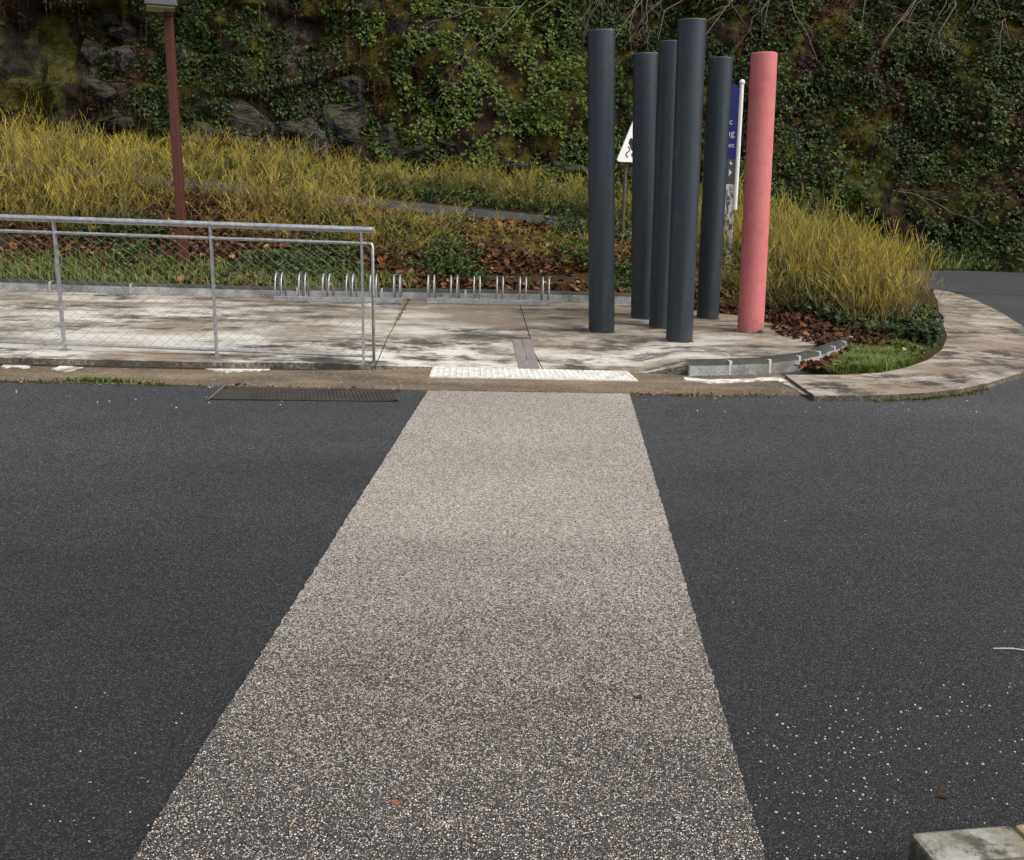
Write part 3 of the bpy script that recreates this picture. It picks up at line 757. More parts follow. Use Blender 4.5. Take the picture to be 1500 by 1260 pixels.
pillar('pillar', 'dark slate pillar just left of the coral red one, before the blue sign', (1039, 468), 32.5, (1056, 85), 36, M['slate'], group=gp_)
pillar('pillar', 'coral red pillar chipped at its foot, right of the dark ones', (1103, 488), 38.5, (1119.5, 77), 38.5, M['red'], True, group=gp_)

# ------------------------------------------------------------------ railing
def on_plaza(u, v):
    z = .06
    for _ in range(4): p = G(u, v, z); z = float(plaza_z(p.x, p.y))
    return Vector((p.x, p.y, z))
pa, pc = on_plaza(95, 514), on_plaza(545, 532)
dr = (pc - pa); dr.z = 0; dr.normalize(); dz = (pc.z - pa.z) / (pc.xy - pa.xy).length
rl = thing('railing', 'galvanised steel railing with wire mesh along the plaza edge', 'railing', pc)
def on_line(u):       # distance along the railing line (from the right end) seen at column u
    dd = ray(u, 430); n_ = Vector((-dr.y, dr.x, 0)); t_ = pc.dot(n_) / dd.dot(n_); q_ = dd * t_
    return (Vector((q_.x, q_.y, 0)) - Vector((pc.x, pc.y, 0))).dot(dr)
Hh = Yp(548, 337, pc.y).z - pc.z; Hm = Yp(548, 357, pc.y).z - pc.z; Hb = .055
tl = (pa.xy - pc.xy).length * -1
def RP(t, h): return dr * t + Vector((0, 0, h + dz * t))
p2 = on_line(313); left_end = tl - (p2 - tl) * 1.12
posts = [left_end, tl, p2, on_line(531)]
for t_ in posts:
    MB().box(RP(t_, Hh / 2 - .03), (.012, .045, Hh + .03), Matrix((dr, Vector((-dr.y, dr.x, 0)), Vector((0, 0, 1)))).transposed()).build('post', M['metal'], rl)
MB().tube([RP(.015, -.02), RP(.015, Hm - .02), RP(.008, Hm - .004), RP(-.02, Hm)], .0125, 10).build('end_post', M['metal'], rl, sm=True)
MB().tube([RP(left_end - .6, Hh), RP(.03, Hh)], .0235, 14).build('handrail', M['metal'], rl, sm=False).data.set_sharp_from_angle(angle=.8)
MB().tube([RP(left_end - .6, Hm), RP(-.02, Hm)], .0125, 10).build('middle_rail', M['metal'], rl)
MB().tube([RP(left_end - .6, Hb), RP(.015, Hb)], .0115, 10).build('bottom_rail', M['metal'], rl)
wm = MB(); pitch = .10; x0, x1, zl, zh = left_end - .6, 0.0, Hb, Hm
hw = zh - zl; slope = .74
for sgn in (1, -1):
    k = x0 - hw / slope
    while k < x1 + hw / slope:
        pts = []
        for i in range(25):
            zz = hw * i / 24; xx = k + sgn * zz / slope + .006 * math.sin(zz * 42 + k * 3) + (0 if sgn > 0 else hw / slope * 0)
            if x0 <= xx <= x1: pts.append(RP(xx, zl + zz) + Vector((0, .004 * sgn, 0)))
        if len(pts) > 1: wm.tube(pts, .00115, 3, cap=False)
        k += pitch
wm.build('wire_mesh', M['wire'], rl, kind='stuff')
for t_ in posts: MB().box(RP(t_, .004), (.07, .09, .012)).build('foot_plate', M['metal'], rl)

# ------------------------------------------------------------------ bike racks
def bike_rack(label, ul, vl, ur, vr):
    a, b_ = G(ul, vl, PZ), G(ur, vr, PZ); d = b_ - a; L = d.length; d.normalize(); nn = Vector((-d.y, d.x, 0))
    root = thing('bike_rack', label, 'bike rack', a, math.atan2(d.y, d.x), 'bike racks in front of the rear kerb')
    MB().box((L / 2, 0, .030), (L, .045, .055)).build('front_rail', M['metal'], root, bevel=.004)
    MB().box((L / 2, .30, .020), (L, .03, .035)).build('rear_rail', M['metal'], root, bevel=.004)
    for x_ in (.02, L - .02): MB().box((x_, .155, .018), (.03, .265, .028)).build('end_bar', M['metal'], root)
    hm = MB(); pts = [(0, .0, .05), (0, -.005, .16), (0, .02, .24), (0, .06, .285), (0, .11, .30), (0, .17, .285), (0, .215, .24), (0, .25, .16), (0, .29, .03)]
    hm.tube(pts, .0095, 8); me = hm.mesh('hoop', True); me.materials.append(M['metal'])
    for k in range(6):
        xc = .045 + (L - .09) * k / 5 * .995
        for s_ in (-.033, .033):
            o = bpy.data.objects.new('hoop', me); COL.objects.link(o); o.parent = root; o.location = (min(max(xc + s_, .012), L - .012), 0, 0); o.rotation_euler = (0, 0, random.uniform(-.04, .04))
    return root
bike_rack('steel bike rack seen through the railing end, six wheel slots', 402, 441, 588, 444.5)
bike_rack('steel bike rack in the open, left of the pillars', 625, 444.5, 806, 448)

# ------------------------------------------------------------------ street lamp
zb = .28
lb = Yp(271, 414, 12.62); zb = float(bank_z(lb.x, lb.y)); lt = Yp(246.5, 22, 12.62)
lamp = thing('street_lamp', 'rust red square street lamp post behind the railing with flat grey head', 'street lamp', (lb.x, lb.y, zb - .05))
ax = lt - Vector((lb.x, lb.y, zb - .05)); q = Vector((0, 0, 1)).rotation_difference(ax.normalized()).to_matrix()
wp = 12.6 / FPX * 12.8
pm = MB().box(ax / 2, (wp, wp, ax.length), q , .84); pm.build('post', M['post'], lamp, bevel=.008)
MB().box((0, 0, .04), (.26, .26, .03)).build('base_plate', M['post'], lamp, bevel=.006)
hd = Matrix.Rotation(.35, 3, 'Z'); hc = ax + hd @ Vector((-.09, -.22, .03))
MB().box(hc + Vector((0, 0, .05)), (.36, .50, .085), hd, .92).build('housing', M['housing'], lamp, bevel=.012)
MB().box(hc + Vector((0, 0, .13)), (.32, .44, .07), hd, .55).build('roof', M['housing'], lamp, bevel=.01)
MB().box(hc + Vector((0, 0, .0)), (.30, .42, .02), hd).build('lens', M['glass'], lamp, bevel=.004)
MB().box(ax + hd @ Vector((0, -.02, .03)), (.10, .16, .10), hd).build('bracket', M['post'], lamp, bevel=.006)

# ------------------------------------------------------------------ signs
def text(body, size, M4, mat, parent, name='lettering'):
    c = bpy.data.curves.new(name, 'FONT'); c.body = body; c.size = size; c.align_x = 'RIGHT'; c.extrude = .0012
    o = bpy.data.objects.new(name, c); COL.objects.link(o)
    dg = bpy.context.evaluated_depsgraph_get(); me = bpy.data.meshes.new_from_object(o.evaluated_get(dg))
    bpy.data.objects.remove(o); me.transform(M4); return link(name, me, mat, parent)
ys = 13.2
sb, st_ = Yp(1073, 372, ys), Yp(1087, 122, ys); zs = float(bank_z(sb.x, sb.y))
sg_ = thing('totem_sign', 'navy blue sign panel with white edge post behind the dark pillars', 'sign', (sb.x, sb.y, sb.z))
up = (st_ - sb); SL = up.length; up.normalize(); yawv = Vector((math.cos(-.35), math.sin(-.35), 0)); yawv = (yawv - up * yawv.dot(up)).normalized(); nrm = yawv.cross(up)
R4 = Matrix((yawv, up, nrm)).transposed().to_4x4()       # x to the right, y up the sign, z towards the viewer
def srect(x0, x1, y0, y1, t0, t1, name, mat):
    return MB().prism([(x0, y0), (x1, y0), (x1, y1), (x0, y1)], t1 - t0, R4 @ Matrix.Translation((0, 0, t0))).build(name, mat, sg_)
ppm = FPX / (sb - Vector((0, 0, CAM_H))).dot(FWD)
Wd = .30
MB().tube([R4 @ Vector((0, .55, 0)), R4 @ Vector((0, SL, 0))], .026, 12).build('edge_post', M['signwhite'], sg_)
bm = bmesh.new(); bmesh.ops.create_uvsphere(bm, u_segments=12, v_segments=8, radius=.036); bmesh.ops.translate(bm, verts=bm.verts[:], vec=R4 @ Vector((0, SL + .01, 0)))
me = bpy.data.meshes.new('finial'); bm.to_mesh(me); bm.free(); smooth_me(me); link('finial', me, M['signwhite'], sg_)
yb = (372 - 237) / ppm; yg = (372 - 272) / ppm
srect(-Wd, -.027, yb, SL - .02, -.012, .012, 'blue_panel', M['blue'])
srect(-Wd, -.027, yg, yb - .008, -.012, .012, 'grey_panel', M['signgrey'])
srect(-Wd, -.018, .30, yg - .006, -.014, .010, 'peeling_panel', M['peel'])
MB().prism([(-.10, -zs * 0 - .55), (-.03, -.55), (-.015, .32), (-.075, .32)], .03, R4 @ Matrix.Translation((0, 0, -.02))).build('leg', M['peel'], sg_)
MB().prism([(-Wd, -.55), (-Wd + .06, -.55), (-Wd + .06, .32), (-Wd, .32)], .03, R4 @ Matrix.Translation((0, 0, -.02))).build('leg', M['peel'], sg_)
text('c', .10, R4 @ Matrix.Translation((-.085, yb + .41, .0125)), M['signwhite'], sg_)
text('ng', .11, R4 @ Matrix.Translation((-.055, yb + .27, .0125)), M['signwhite'], sg_)
text('tec', .085, R4 @ Matrix.Translation((-.045, yb + .135, .0125)), M['signwhite'], sg_)
MB().prism([(-.10, yg + .09), (-.10, yg + .18), (-.062, yg + .135)], .002, R4 @ Matrix.Translation((0, 0, .0121))).build('arrow', M['signwhite'], sg_)
MB().prism([(-.10, yg + .245), (-.075, yg + .225), (-.058, yg + .25), (-.08, yg + .256), (-.09, yg + .285)], .002, R4 @ Matrix.Translation((0, 0, .0121))).build('symbol', M['signwhite'], sg_)

yt = 14.3
ap, bt = Yp(926.5, 175, yt), Yp(926.5, 238, yt); hT = ap.z - bt.z; hwT = hT / math.sqrt(3) * 1.05; cx = bt.x
zt_ = float(bank_z(cx, yt)); YAW = math.radians(46)
ws = thing('warning_sign', 'white triangular skid warning sign on a thin post between two dark pillars', 'sign', (cx, yt, zt_))
z0 = bt.z - zt_
T4 = Matrix.Translation((0, 0, z0)) @ Matrix.Rotation(YAW, 4, 'Z') @ Matrix(((1, 0, 0, 0), (0, 0, -1, 0), (0, 1, 0, 0), (0, 0, 0, 1)))
def tri(hw_, y0, y1, c=.03):
    return [(-hw_ + c, y0), (hw_ - c, y0), (hw_, y0 + c * .8), (c * .6, y1), (-c * .6, y1), (-hw_, y0 + c * .8)]
MB().prism(tri(hwT, 0, hT), .02, T4 @ Matrix.Translation((0, 0, -.01))).build('plate', M['signwhite'], ws, bevel=.004)
MB().prism([(-.12, .25), (-.035, .145), (.06, .20), (.03, .25), (-.01, .27), (-.06, .32), (-.10, .30)], .002, T4 @ Matrix.Translation((0, 0, .0105))).build('car_symbol', M['black'], ws)
sk = MB()
for ox in (-.125, .0):
    sk.tube([T4 @ Vector((ox + .045 * math.sin(i * .8), .20 - i * .017, .012)) for i in range(9)], .008, 5)
sk.build('skid_mark', M['black'], ws)
MB().tube([(-.085, .06, -.1), (-.085, .06, z0 + .2)], .024, 8).build('post', M['wood'], ws)

# ------------------------------------------------------------------ yellow-twigged shrubs
def shrub_meshes(seed, h, spread, ns, curl, fork, rmax=.0066):
    r = random.Random(seed); st = MB(); tw = MB()
    def wig(p, d, L, seg, cu, lift=.05):
        pts = [Vector(p)]; d = Vector(d).normalized()
        for i in range(seg):
            d = (d + Vector((r.gauss(0, cu), r.gauss(0, cu), r.gauss(lift, cu * .5)))).normalized(); pts.append(pts[-1] + d * (L / seg))
        return pts
    for i in range(ns):
        an = r.uniform(0, 6.283); rr = r.random() ** .6 * spread * .45; p = (rr * math.cos(an), rr * math.sin(an), -.04)
        out = r.uniform(.0, .6) * spread; a2 = an + r.gauss(0, .7); d = (out * math.cos(a2), out * math.sin(a2), 1)
        L = h * r.uniform(.45, 1.0); pts = wig(p, d, L, 8, curl); r0 = r.uniform(.0030, .0056); v = r.uniform(-.42, .15)
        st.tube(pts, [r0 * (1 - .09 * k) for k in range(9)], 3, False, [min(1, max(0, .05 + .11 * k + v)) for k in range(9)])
        for _ in range(r.randint(*fork)):
            k = r.randint(2, 7); b0 = pts[k]; a3 = r.uniform(0, 6.283)
            dd = (pts[k + 1] - pts[k]).normalized() + Vector((math.cos(a3) * .75, math.sin(a3) * .75, r.uniform(-.1, .5)))
            q_ = wig(b0, dd, L * r.uniform(.12, .42), 4, curl * 1.2, .16); v2 = r.uniform(-.35, .3)
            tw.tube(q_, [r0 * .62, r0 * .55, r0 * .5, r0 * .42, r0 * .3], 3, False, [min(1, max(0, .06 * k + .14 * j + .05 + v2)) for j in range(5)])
            if r.random() < .6:
                a3 = r.uniform(0, 6.283); dd = (q_[3] - q_[2]).normalized() + Vector((math.cos(a3) * .8, math.sin(a3) * .8, .3)); q2 = wig(q_[2], dd, L * r.uniform(.07, .16), 2, .15, .2)
                tw.tube(q2, [r0 * .4, r0 * .36, r0 * .28], 3, False, [min(1, max(0, .07 * k + v2 + .3 + .1 * j)) for j in range(3)])
    a_ = st.mesh('stem', tint=True); b2 = tw.mesh('twig', tint=True)
    for m_ in (a_, b2): m_.materials.append(M['twig'])
    return a_, b2
dense = [shrub_meshes(40 + k, 1.0, .80, 34, .22, (6, 10)) for k in range(5)]
loose = [shrub_meshes(60 + k, 1.0, 1.15, 28, .27, (5, 9)) for k in range(6)]
lamp_x = lb.x
cnt = 0
def shrub(kind, x, y, z, h, wd, label, group):
    global cnt
    ms = kind[cnt % len(kind)]; cnt += 1
    root = thing('yellow_shrub', label, 'shrub', (x, y, z), random.uniform(0, 6.28), group)
    for nm, me in (('stem', ms[0]), ('twig', ms[1])):
        o = bpy.data.objects.new(nm, me); COL.objects.link(o); o.parent = root; o.scale = (wd, wd, h); o['kind'] = 'stuff'
    return root
def poisson(poly, dmin, n):
    out = []
    X, Y = sample_poly(poly, n * 25)
    for x_, y_ in zip(X, Y):
        if all((x_ - a) ** 2 + (y_ - b2) ** 2 > dmin * dmin for a, b2 in out): out.append((x_, y_))
        if len(out) >= n: break
    return out
hedge_poly = [G(u, v, .1).xy[:] for u, v in ((1078, 446), (1130, 460), (1190, 467), (1250, 478), (1300, 486), (1328, 480), (1322, 455), (1310, 432))] + [(4.7, 14.4), (2.4, 14.5)]
for x_, y_ in poisson(hedge_poly, .38, 48):
    hh = np.interp(x_, [2.0, 3.2, 4.0, 4.6, 5.0], [1.24, 1.2, 1.0, .78, .62]) * random.uniform(.86, 1.1)
    if y_ < 10.8: hh *= .86
    if y_ < 13.2 and abs(x_ - 2.84 * y_ / 13.2) < .42: hh *= .34
    if x_ > 4.3: lb_, gp2 = 'yellow-twigged shrub at the rounded right end of the dense mass, beside the curved footpath', 'shrubs at the footpath end of the mass'
    elif y_ < 11.2: lb_, gp2 = 'yellow-twigged shrub in the front rank of the dense mass, above leaf litter and ivy', 'front shrubs of the dense mass'
    else: lb_, gp2 = 'yellow-twigged shrub deep in the dense mass behind and right of the red pillar', 'rear shrubs of the dense mass'
    shrub(dense, x_, y_, float(bank_z(x_, y_)), hh, random.uniform(.8, 1.0) * (.72 if x_ > 4.1 else 1), lb_, gp2)
def bank_shrub(poly, dmin, n, hx, hy, label, group, kind=loose):
    for x_, y_ in poisson(poly, dmin, n):
        if abs(x_ - lamp_x * y_ / 12.62) < .38 and y_ < 13.7: continue
        shrub(kind, x_, y_, float(bank_z(x_, y_)), float(np.interp(x_, hx, hy)) * random.uniform(.75, 1.15), random.uniform(.75, 1.05), label, group)
bank_shrub([(-9.5, 13.1), (-4.6, 13.1), (-4.6, 14.7), (-9.5, 14.7)], .36, 46, [-9, -4], [1.05, 1.0], 'loose yellow-stemmed shrub on the bank behind the railing, left of the lamp post', 'bank shrubs left of the lamp post')
bank_shrub([(-4.3, 13.05), (-1.3, 13.05), (-1.3, 13.9), (-2.6, 14.2), (-4.3, 14.6)], .40, 22, [-4.3, -3.2, -1], [1.0, .80, .52], 'loose yellow-stemmed shrub on the bank behind the left bike rack', 'bank shrubs behind the left bike rack')
bank_shrub([(-1.2, 13.2), (1.9, 13.2), (1.9, 13.9), (-1.2, 13.9)], .42, 10, [-1, 2], [.42, .36], 'low yellow-stemmed shrub on the leafy bank behind the right bike rack', 'bank shrubs behind the right bike rack')
for x_, y_ in poisson([(-10.5, 18.35), (3.2, 18.35), (3.2, 19.1), (-10.5, 19.1)], .36, 58):
    hh = np.interp(x_, [-10, -5, 0, 3], [.80, .74, .72, .74]) * random.uniform(.75, 1.2)
    if x_ < -5.8: lb_, gp2 = 'yellow-twigged shrub under the bare rocks, left of the lamp post', 'far shrubs left of the lamp post'
    elif x_ < -1.2: lb_, gp2 = 'yellow-twigged shrub at the cliff foot between the lamp post and the pillars', 'far shrubs right of the lamp post'
    else: lb_, gp2 = 'yellow-twigged shrub at the cliff foot beyond the visible grey road', 'far shrubs beyond the road'
    shrub(dense if cnt % 3 == 0 else loose, x_, y_, float(verge_z(x_, y_)) - .02, hh, random.uniform(.75, 1.0), lb_, gp2)

# ------------------------------------------------------------------ bare trees hanging over the cliff
def bare_tree(label, u0, v0, y0, targets, tr_r=.07):
    base = Yp(u0, v0, y0); base.y = float(cliff_y(base.x, base.z)) + .1
    root = thing('bare_tree', label, 'tree', base, 0, None); r = random.Random(int(u0)); tw = MB()
    tr = MB().tube([(0, .2, -.2), (0, -.1, .15), (.05, -.35, .5), (0, -.6, .8)], [tr_r, tr_r * .85, tr_r * .7, tr_r * .5], 7); tr.build('trunk', M['branch'], root)
    def go(p, q_, rad, depth):
        p, q_ = Vector(p), Vector(q_); L = (q_ - p).length; pts = []; n = 8
        mid = (p + q_) / 2 + Vector((r.gauss(0, .1), r.gauss(0, .1), .12)) * L
        for i in range(n + 1):
            t_ = i / n; pts.append(p * (1 - t_) ** 2 + mid * 2 * t_ * (1 - t_) + q_ * t_ * t_ + Vector((r.gauss(0, .012), r.gauss(0, .012), r.gauss(0, .012))) * L)
        tw.tube(pts, [rad * (1 - .75 * i / n) for i in range(n + 1)], 4, False)
        if depth:
            for _ in range(r.randint(4, 6)):
                k = r.randint(2, 7); d = (q_ - p).normalized() + Vector((r.gauss(0, .5), r.gauss(0, .4), r.gauss(-.05, .5)))
                go(pts[k], pts[k] + d.normalized() * L * r.uniform(.2, .45), rad * .5, depth - 1)
    for tu, tv, ty in targets: go((0, -.6, .8) if tv < 200 else (0, -.6, .8), Yp(tu, tv, ty) - base, .018 if tv < 200 else .012, 2 if tv < 200 else 1)
    tw.build('branches', M['branch'], root); return root
bare_tree('bare grey tree hanging from the cliff above the dark pillars', 1010, -60, 21, [(700, 95, 18.6), (760, 60, 18.8), (860, 110, 18.4), (930, 20, 18.5), (1100, 60, 18.6)])
bare_tree('bare grey tree overhanging at top right of the red pillar', 1190, -70, 21, [(960, 60, 18.2), (1010, 100, 18.4), (1200, 90, 18.5), (1260, 60, 18.6), (1120, 45, 18.4)])
bare_tree('thin bare tree at the upper right of the cliff', 1420, -60, 20.5, [(1300, 70, 18.3), (1380, 90, 18.2), (1480, 60, 18.4)])
bare_tree('thin leaning bare branches on the cliff above the hidden road', 1300, 345, 19, [(1435, 330, 17.9), (1390, 290, 18.0)], .018)

# ------------------------------------------------------------------ bank vegetation, litter, grass
def on_bank(poly, n, fz=bank_z):
    x_, y_ = sample_poly(poly, n); return np.stack([x_, y_, fz(x_, y_)], 1)
UPN = lambda n: np.tile(np.array([0., 0., 1.]), (n, 1))
bk_poly = [(-10, 12.7), (KB[2].x, KB[2].y + .14), (KB[4].x, KB[4].y + .14), (2.0, KB[6].y + .15), (2.4, 14.8), (-10, 14.8)]
P = on_bank(bk_poly, 24000); m = fbm(P[:, 0] * .9, P[:, 1] * 1.6, 3, 401) > rng.uniform(.34, .56, len(P)); P = P[m]; P[:, 2] += rng.uniform(0, .04, len(P))
leaves('leaf_litter', P, UPN(len(P)), rng.uniform(.04, .10, len(P)), np.clip(rng.normal(.42, .26, len(P)), 0, 1), M['dry'], 'dry', tilt=.45)
P = on_bank(bk_poly, 60000); nn_ = fbm(P[:, 0] * 1.3, P[:, 1] * 1.6, 3, 411); m = nn_ > rng.uniform(.50, .68, len(P)); P = P[m]; nn_ = nn_[m]
P[:, 2] += (1 - .85 * (np.abs(P[:, 0] - lb.x) < .5)) * rng.uniform(0, .30, len(P)) * np.clip((nn_ - .46) * 3.2, .1, 1)
leaves('ground_cover', P, UPN(len(P)) + np.array([0, -.4, 0]), rng.uniform(.03, .075, len(P)), np.clip(rng.normal(.42, .25, len(P)), 0, 1), M['plant'], 'oval', tilt=.6)
P = on_bank([(-10, 12.72), (KB[1].x, KB[1].y + .16), (KB[3].x, KB[3].y + .16), (KB[3].x, KB[3].y + .75), (-10, 13.4)], 11000)
m = fbm(P[:, 0] * 1.2, P[:, 1] * 2, 3, 421) > rng.uniform(.3, .62, len(P)); P = P[m]
blades('grass', P, rng.uniform(.05, .14, len(P)), .005, .5, np.clip(rng.normal(.55, .25, len(P)), 0, 1), M['grass'])
P = on_bank(hedge_poly, 16000); nn_ = fbm(P[:, 0] * 1.5, P[:, 1] * 1.5, 3, 451); m = nn_ > rng.uniform(.42, .66, len(P)); P = P[m]; P[:, 2] += rng.uniform(0, .55, len(P)) ** 1.3
leaves('undergrowth', P, UPN(len(P)) + np.array([0, -.4, 0]), rng.uniform(.025, .06, len(P)), np.clip(rng.normal(.38, .25, len(P)), 0, 1), M['plant'], 'oval', tilt=.7)
# planter: litter, ivy, lawn
pl_poly = GP(.1, (935, 446), (1090, 463), (1185, 489), (1240, 499), (1260, 506), (1300, 505), (1310, 485), (1270, 470), (1100, 440))
P = on_bank(pl_poly, 6500); P[:, 2] += rng.uniform(.01, .06, len(P))
leaves('leaf_litter', P, UPN(len(P)), rng.uniform(.03, .08, len(P)), np.clip(rng.normal(.16, .22, len(P)), 0, 1), M['dry'], 'dry', tilt=.5)
gc = GP(.1, (1130, 450), (1180, 468), (1255, 492), (1330, 506), (1378, 510), (1372, 470), (1200, 440))
P = on_bank(gc, 14000); nn_ = fbm(P[:, 0] * 1.7, P[:, 1] * 1.7, 3, 431); m = nn_ > rng.uniform(.34, .56, len(P)); P = P[m]; P[:, 2] += rng.uniform(0, .16, len(P))
leaves('ground_cover', P, UPN(len(P)) + np.array([.1, -.5, 0]), rng.uniform(.035, .08, len(P)), np.clip(rng.normal(.32, .22, len(P)), 0, 1), M['ivy'], 'ivy', tilt=.6)
lw = GP(.035, (1208, 546), (1240, 528), (1262, 508), (1320, 508), (1358, 518), (1350, 527), (1310, 541), (1270, 546))
P = on_bank(rough_poly(lw, .05, .07, 12), 21000); pn = fbm(P[:, 0] * 4, P[:, 1] * 4, 3, 461); m = pn > rng.uniform(.20, .38, len(P)); P = P[m]; pn = pn[m]
blades('lawn', P, rng.uniform(.02, .08, len(P)) * (.5 + pn), .003, .8, np.clip(rng.normal(.62, .25, len(P)) + (pn - .5) * .8, 0, 1), M['grass'])
P = on_bank(lw, 60); P[:, 2] += .045
leaves('leaf_litter', P, UPN(len(P)), rng.uniform(.03, .06, len(P)), np.clip(rng.normal(.5, .25, len(P)), 0, 1), M['dry'], 'dry', tilt=.5)
P = on_bank(lw, 500); P[:, 2] += .03
leaves('lawn_weeds', P, UPN(len(P)), rng.uniform(.02, .045, len(P)), np.clip(rng.normal(.5, .25, len(P)), 0, 1), M['plant'], 'oval', tilt=.6)
P = P[:0]; _ = 0
P = on_bank(GP(.035, (1165, 547), (1200, 546), (1262, 503), (1257, 502), (1205, 535)), 240); P[:, 2] += .02
leaves('leaf_litter', P, UPN(len(P)), rng.uniform(.03, .07, len(P)), np.clip(rng.normal(.45, .25, len(P)), 0, 1), M['dry'], 'dry', tilt=.5)
# leaves blown onto the slab next to the red pillar
P = np.stack([*sample_poly(GP(.1, (1125, 478), (1180, 488), (1245, 500), (1200, 506), (1150, 494)), 160), np.zeros(160)], 1); P[:, 2] = plaza_z(P[:, 0], P[:, 1]) + .01
leaves('leaf_litter', P, UPN(len(P)), rng.uniform(.04, .09, len(P)), np.clip(rng.normal(.2, .2, len(P)), 0, 1), M['dry'], 'dry', tilt=.3)
# verge
P = on_bank([(-10, 18.25), (4, 18.25), (7, 18.4), (9.5, 18.65), (9.6, 19.3), (-10, 19.4)], 26000, verge_z); P[:, 2] += rng.uniform(0, .22, len(P))
leaves('ground_cover', P, UPN(len(P)) + np.array([0, -.7, 0]), rng.uniform(.04, .085, len(P)), np.clip(rng.normal(.32, .2, len(P)), 0, 1), M['plant'], 'oval', tilt=.6)
P = on_bank([(5.5, 18.2), (7, 18.3), (9.8, 18.5), (12, 18.0), (12, 18.8), (9.5, 19.1), (5.5, 18.9)], 9000, lambda x, y: verge_z(x, y) * (x < 9.5)); blades('grass', P, rng.uniform(.06, .2, len(P)), .006, .5, np.clip(rng.normal(.5, .2, len(P)), 0, 1), M['grass'])

# weeds in the joint between strip and asphalt
pts = []
for i in range(2600):
    t_ = random.random(); k = random.choice([0, 1, 1, 5, 6, 6]); a, b2 = af[k], af[k + 1]; q_ = a.lerp(b2, t_)
    if fbm(q_.x * 3.0, 1.7, 3, 441) > random.uniform(.5, .75): pts.append((q_.x, q_.y + random.gauss(0, .014), .008))
P = np.array(pts); blades('weeds', P, rng.uniform(.005, .018, len(P)), .004, .9, np.clip(rng.normal(.65, .3, len(P)), 0, 1), M['moss'])
c0 = G(150, 561.5); P = np.stack([rng.normal(c0.x, .14, 380), rng.normal(c0.y, .018, 380), np.full(380, .006)], 1)
blades('weeds', P, rng.uniform(.02, .05, 380), .005, .9, np.clip(rng.normal(.4, .2, 380), 0, 1), M['grass'])
pts = []
for k in range(2, len(fo) - 7):
    for i in range(160):
        q_ = fo[k - 1].lerp(fo[k], random.random()); pts.append((q_.x, q_.y - abs(random.gauss(.0, .03)) - .01, .002))
P = np.array(pts); blades('weeds', P, rng.uniform(.006, .02, len(P)), .005, 1.0, np.clip(rng.normal(.85, .2, len(P)), 0, 1), M['moss'])
for (a, b2), n in (((g(599, 441), g(578, 478)), 260),):
    P = np.array([(a.lerp(b2, random.random() ** 1.3) + Vector((random.gauss(0, .012), 0, .0)))[:] for _ in range(n)]); P[:, 2] = plaza_z(P[:, 0], P[:, 1])
    blades('weeds', P, rng.uniform(.004, .016, n), .004, .9, np.clip(rng.normal(.9, .2, n), 0, 1), M['moss'])

# pale stone chips scattered on the asphalt
def chips(regions):
    m = MB()
    for (u0, v0, u1, v1), n, (s0, s1) in regions:
        for _ in range(n):
            q_ = G(random.uniform(u0, u1), random.uniform(v0, v1)); s_ = s0 * .6 + (s1 * 1.1 - s0 * .6) * random.random() ** 2.2; b0 = len(m.v)
            for zz, k_ in ((0, 1), (.55, .75)):
                for j in range(5):
                    an = j * 1.257 + random.uniform(-.3, .3); m.v.append(q_ + Vector((math.cos(an) * s_ * k_, math.sin(an) * s_ * k_ * .8, zz * s_ + .001))); m.t.append(.5)
            for j in range(5): m.f.append((b0 + j, b0 + (j + 1) % 5, b0 + 5 + (j + 1) % 5, b0 + 5 + j))
            m.f.append(tuple(b0 + 5 + j for j in range(5)))
    return m
chips([((1090, 1040, 1320, 1260), 190, (.0015, .004)), ((1200, 1000, 1500, 1210), 230, (.0015, .004)), ((20, 1010, 290, 1240), 45, (.0015, .0035)), ((0, 565, 620, 600), 50, (.002, .007)), ((930, 583, 1480, 605), 40, (.002, .007)), ((1000, 760, 1500, 1050), 60, (.001, .003))]).build('stone_chips', M['chip'], kind='stuff')

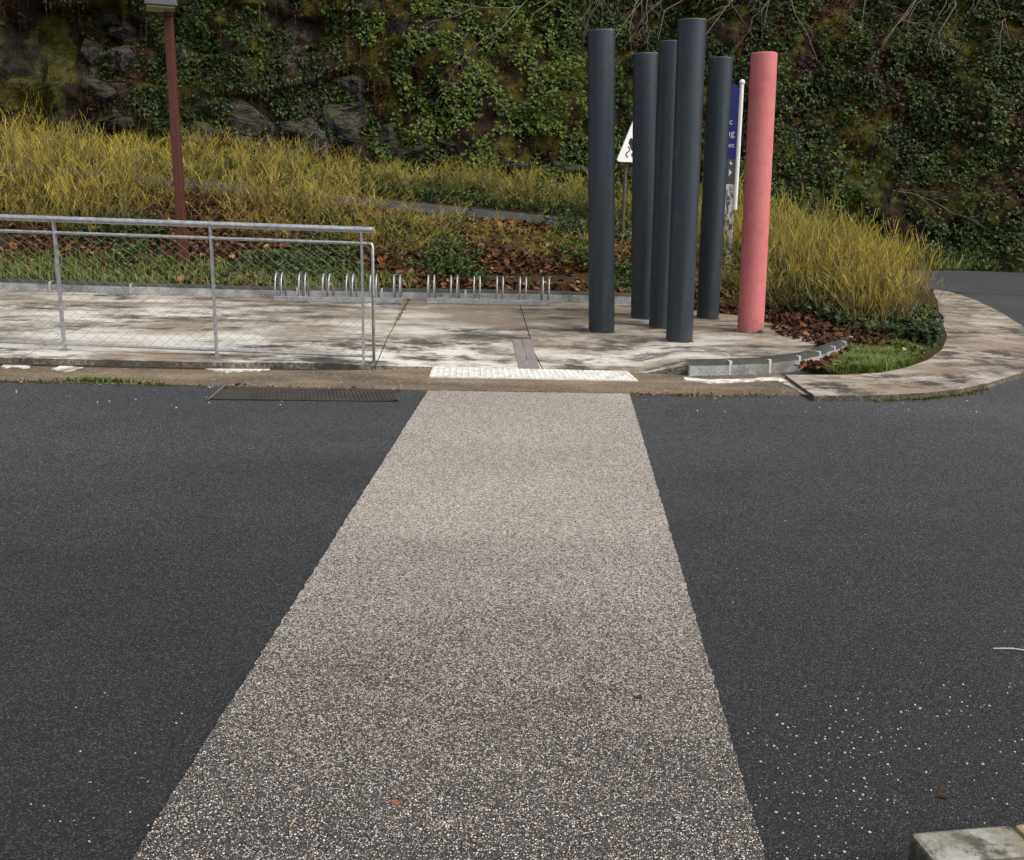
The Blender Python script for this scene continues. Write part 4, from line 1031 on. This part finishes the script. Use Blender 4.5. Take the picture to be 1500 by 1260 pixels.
P = []
for i in range(110):
    k = random.choice([0, 1, 1, 2, 5, 6, 6]); q_ = af[k].lerp(af[k + 1], random.random()); P.append((q_.x, q_.y - abs(random.gauss(0, .05)) + .03, .012))
P = np.array(P); leaves('leaf_litter', P, UPN(len(P)), rng.uniform(.012, .034, len(P)), np.clip(rng.normal(.45, .3, len(P)), 0, 1), M['dry'], 'dry', tilt=.4)
# single leaves and stalks on the road
def lone_leaf(name, label, u, v, size, tint, shape, z=.008, mat='dry', rz=0):
    p = G(u, v, z); base, quads = LEAF[shape]
    me = bpy.data.meshes.new(name); me.from_pydata([(x_ * size, (y_ - .5) * size, z_ * size * .5 - .001) for x_, y_, z_ in base], [], quads); me.update()
    a = me.attributes.new('tint', 'FLOAT', 'POINT'); a.data.foreach_set('value', [tint] * len(base))
    o = link(name, me, M[mat]); o.location = p; o.rotation_euler = (0, 0, rz); return tag(o, label, 'leaf')
lone_leaf('fallen_leaf', 'small orange brown leaf on the near crosswalk', 581, 1175, .030, .75, 'dry', rz=.4)
lone_leaf('fallen_leaf', 'dark curled brown leaf on the crosswalk near its right edge', 934, 1021, .030, .25, 'dry', rz=1.4)
lone_leaf('fallen_leaf', 'reddish leaf on the asphalt beside the lower right kerb', 1378, 1166, .035, .12, 'dry', z=.002, rz=1.9)
p = G(429, 1205, .012); tag(MB().tube([p + Vector((-.004, -.018, 0)), p, p + Vector((.003, .012, .002)), p + Vector((.0, .024, 0))], [.0012, .002, .002, .001], 5).build('straw_stalk', M['yellowstone']), 'tiny straw yellow stalk lying on the near crosswalk left of the orange leaf', 'stalk')
p = G(1455, 950, .004); q_ = G(1530, 957, .004); tag(MB().tube([p, p.lerp(q_, .4) + Vector((0, .006, .004)), q_], .0022, 5).build('straw_stalk', M['chip']), 'pale dry stalk lying on asphalt at the right edge', 'stalk')
p = G(305, 585, .012); q_ = G(328, 566, .02); tag(MB().tube([p, p.lerp(q_, .5), q_], .006, 5).build('dry_stick', M['branch']), 'short dry stick at the left end of the drain grate', 'stick')
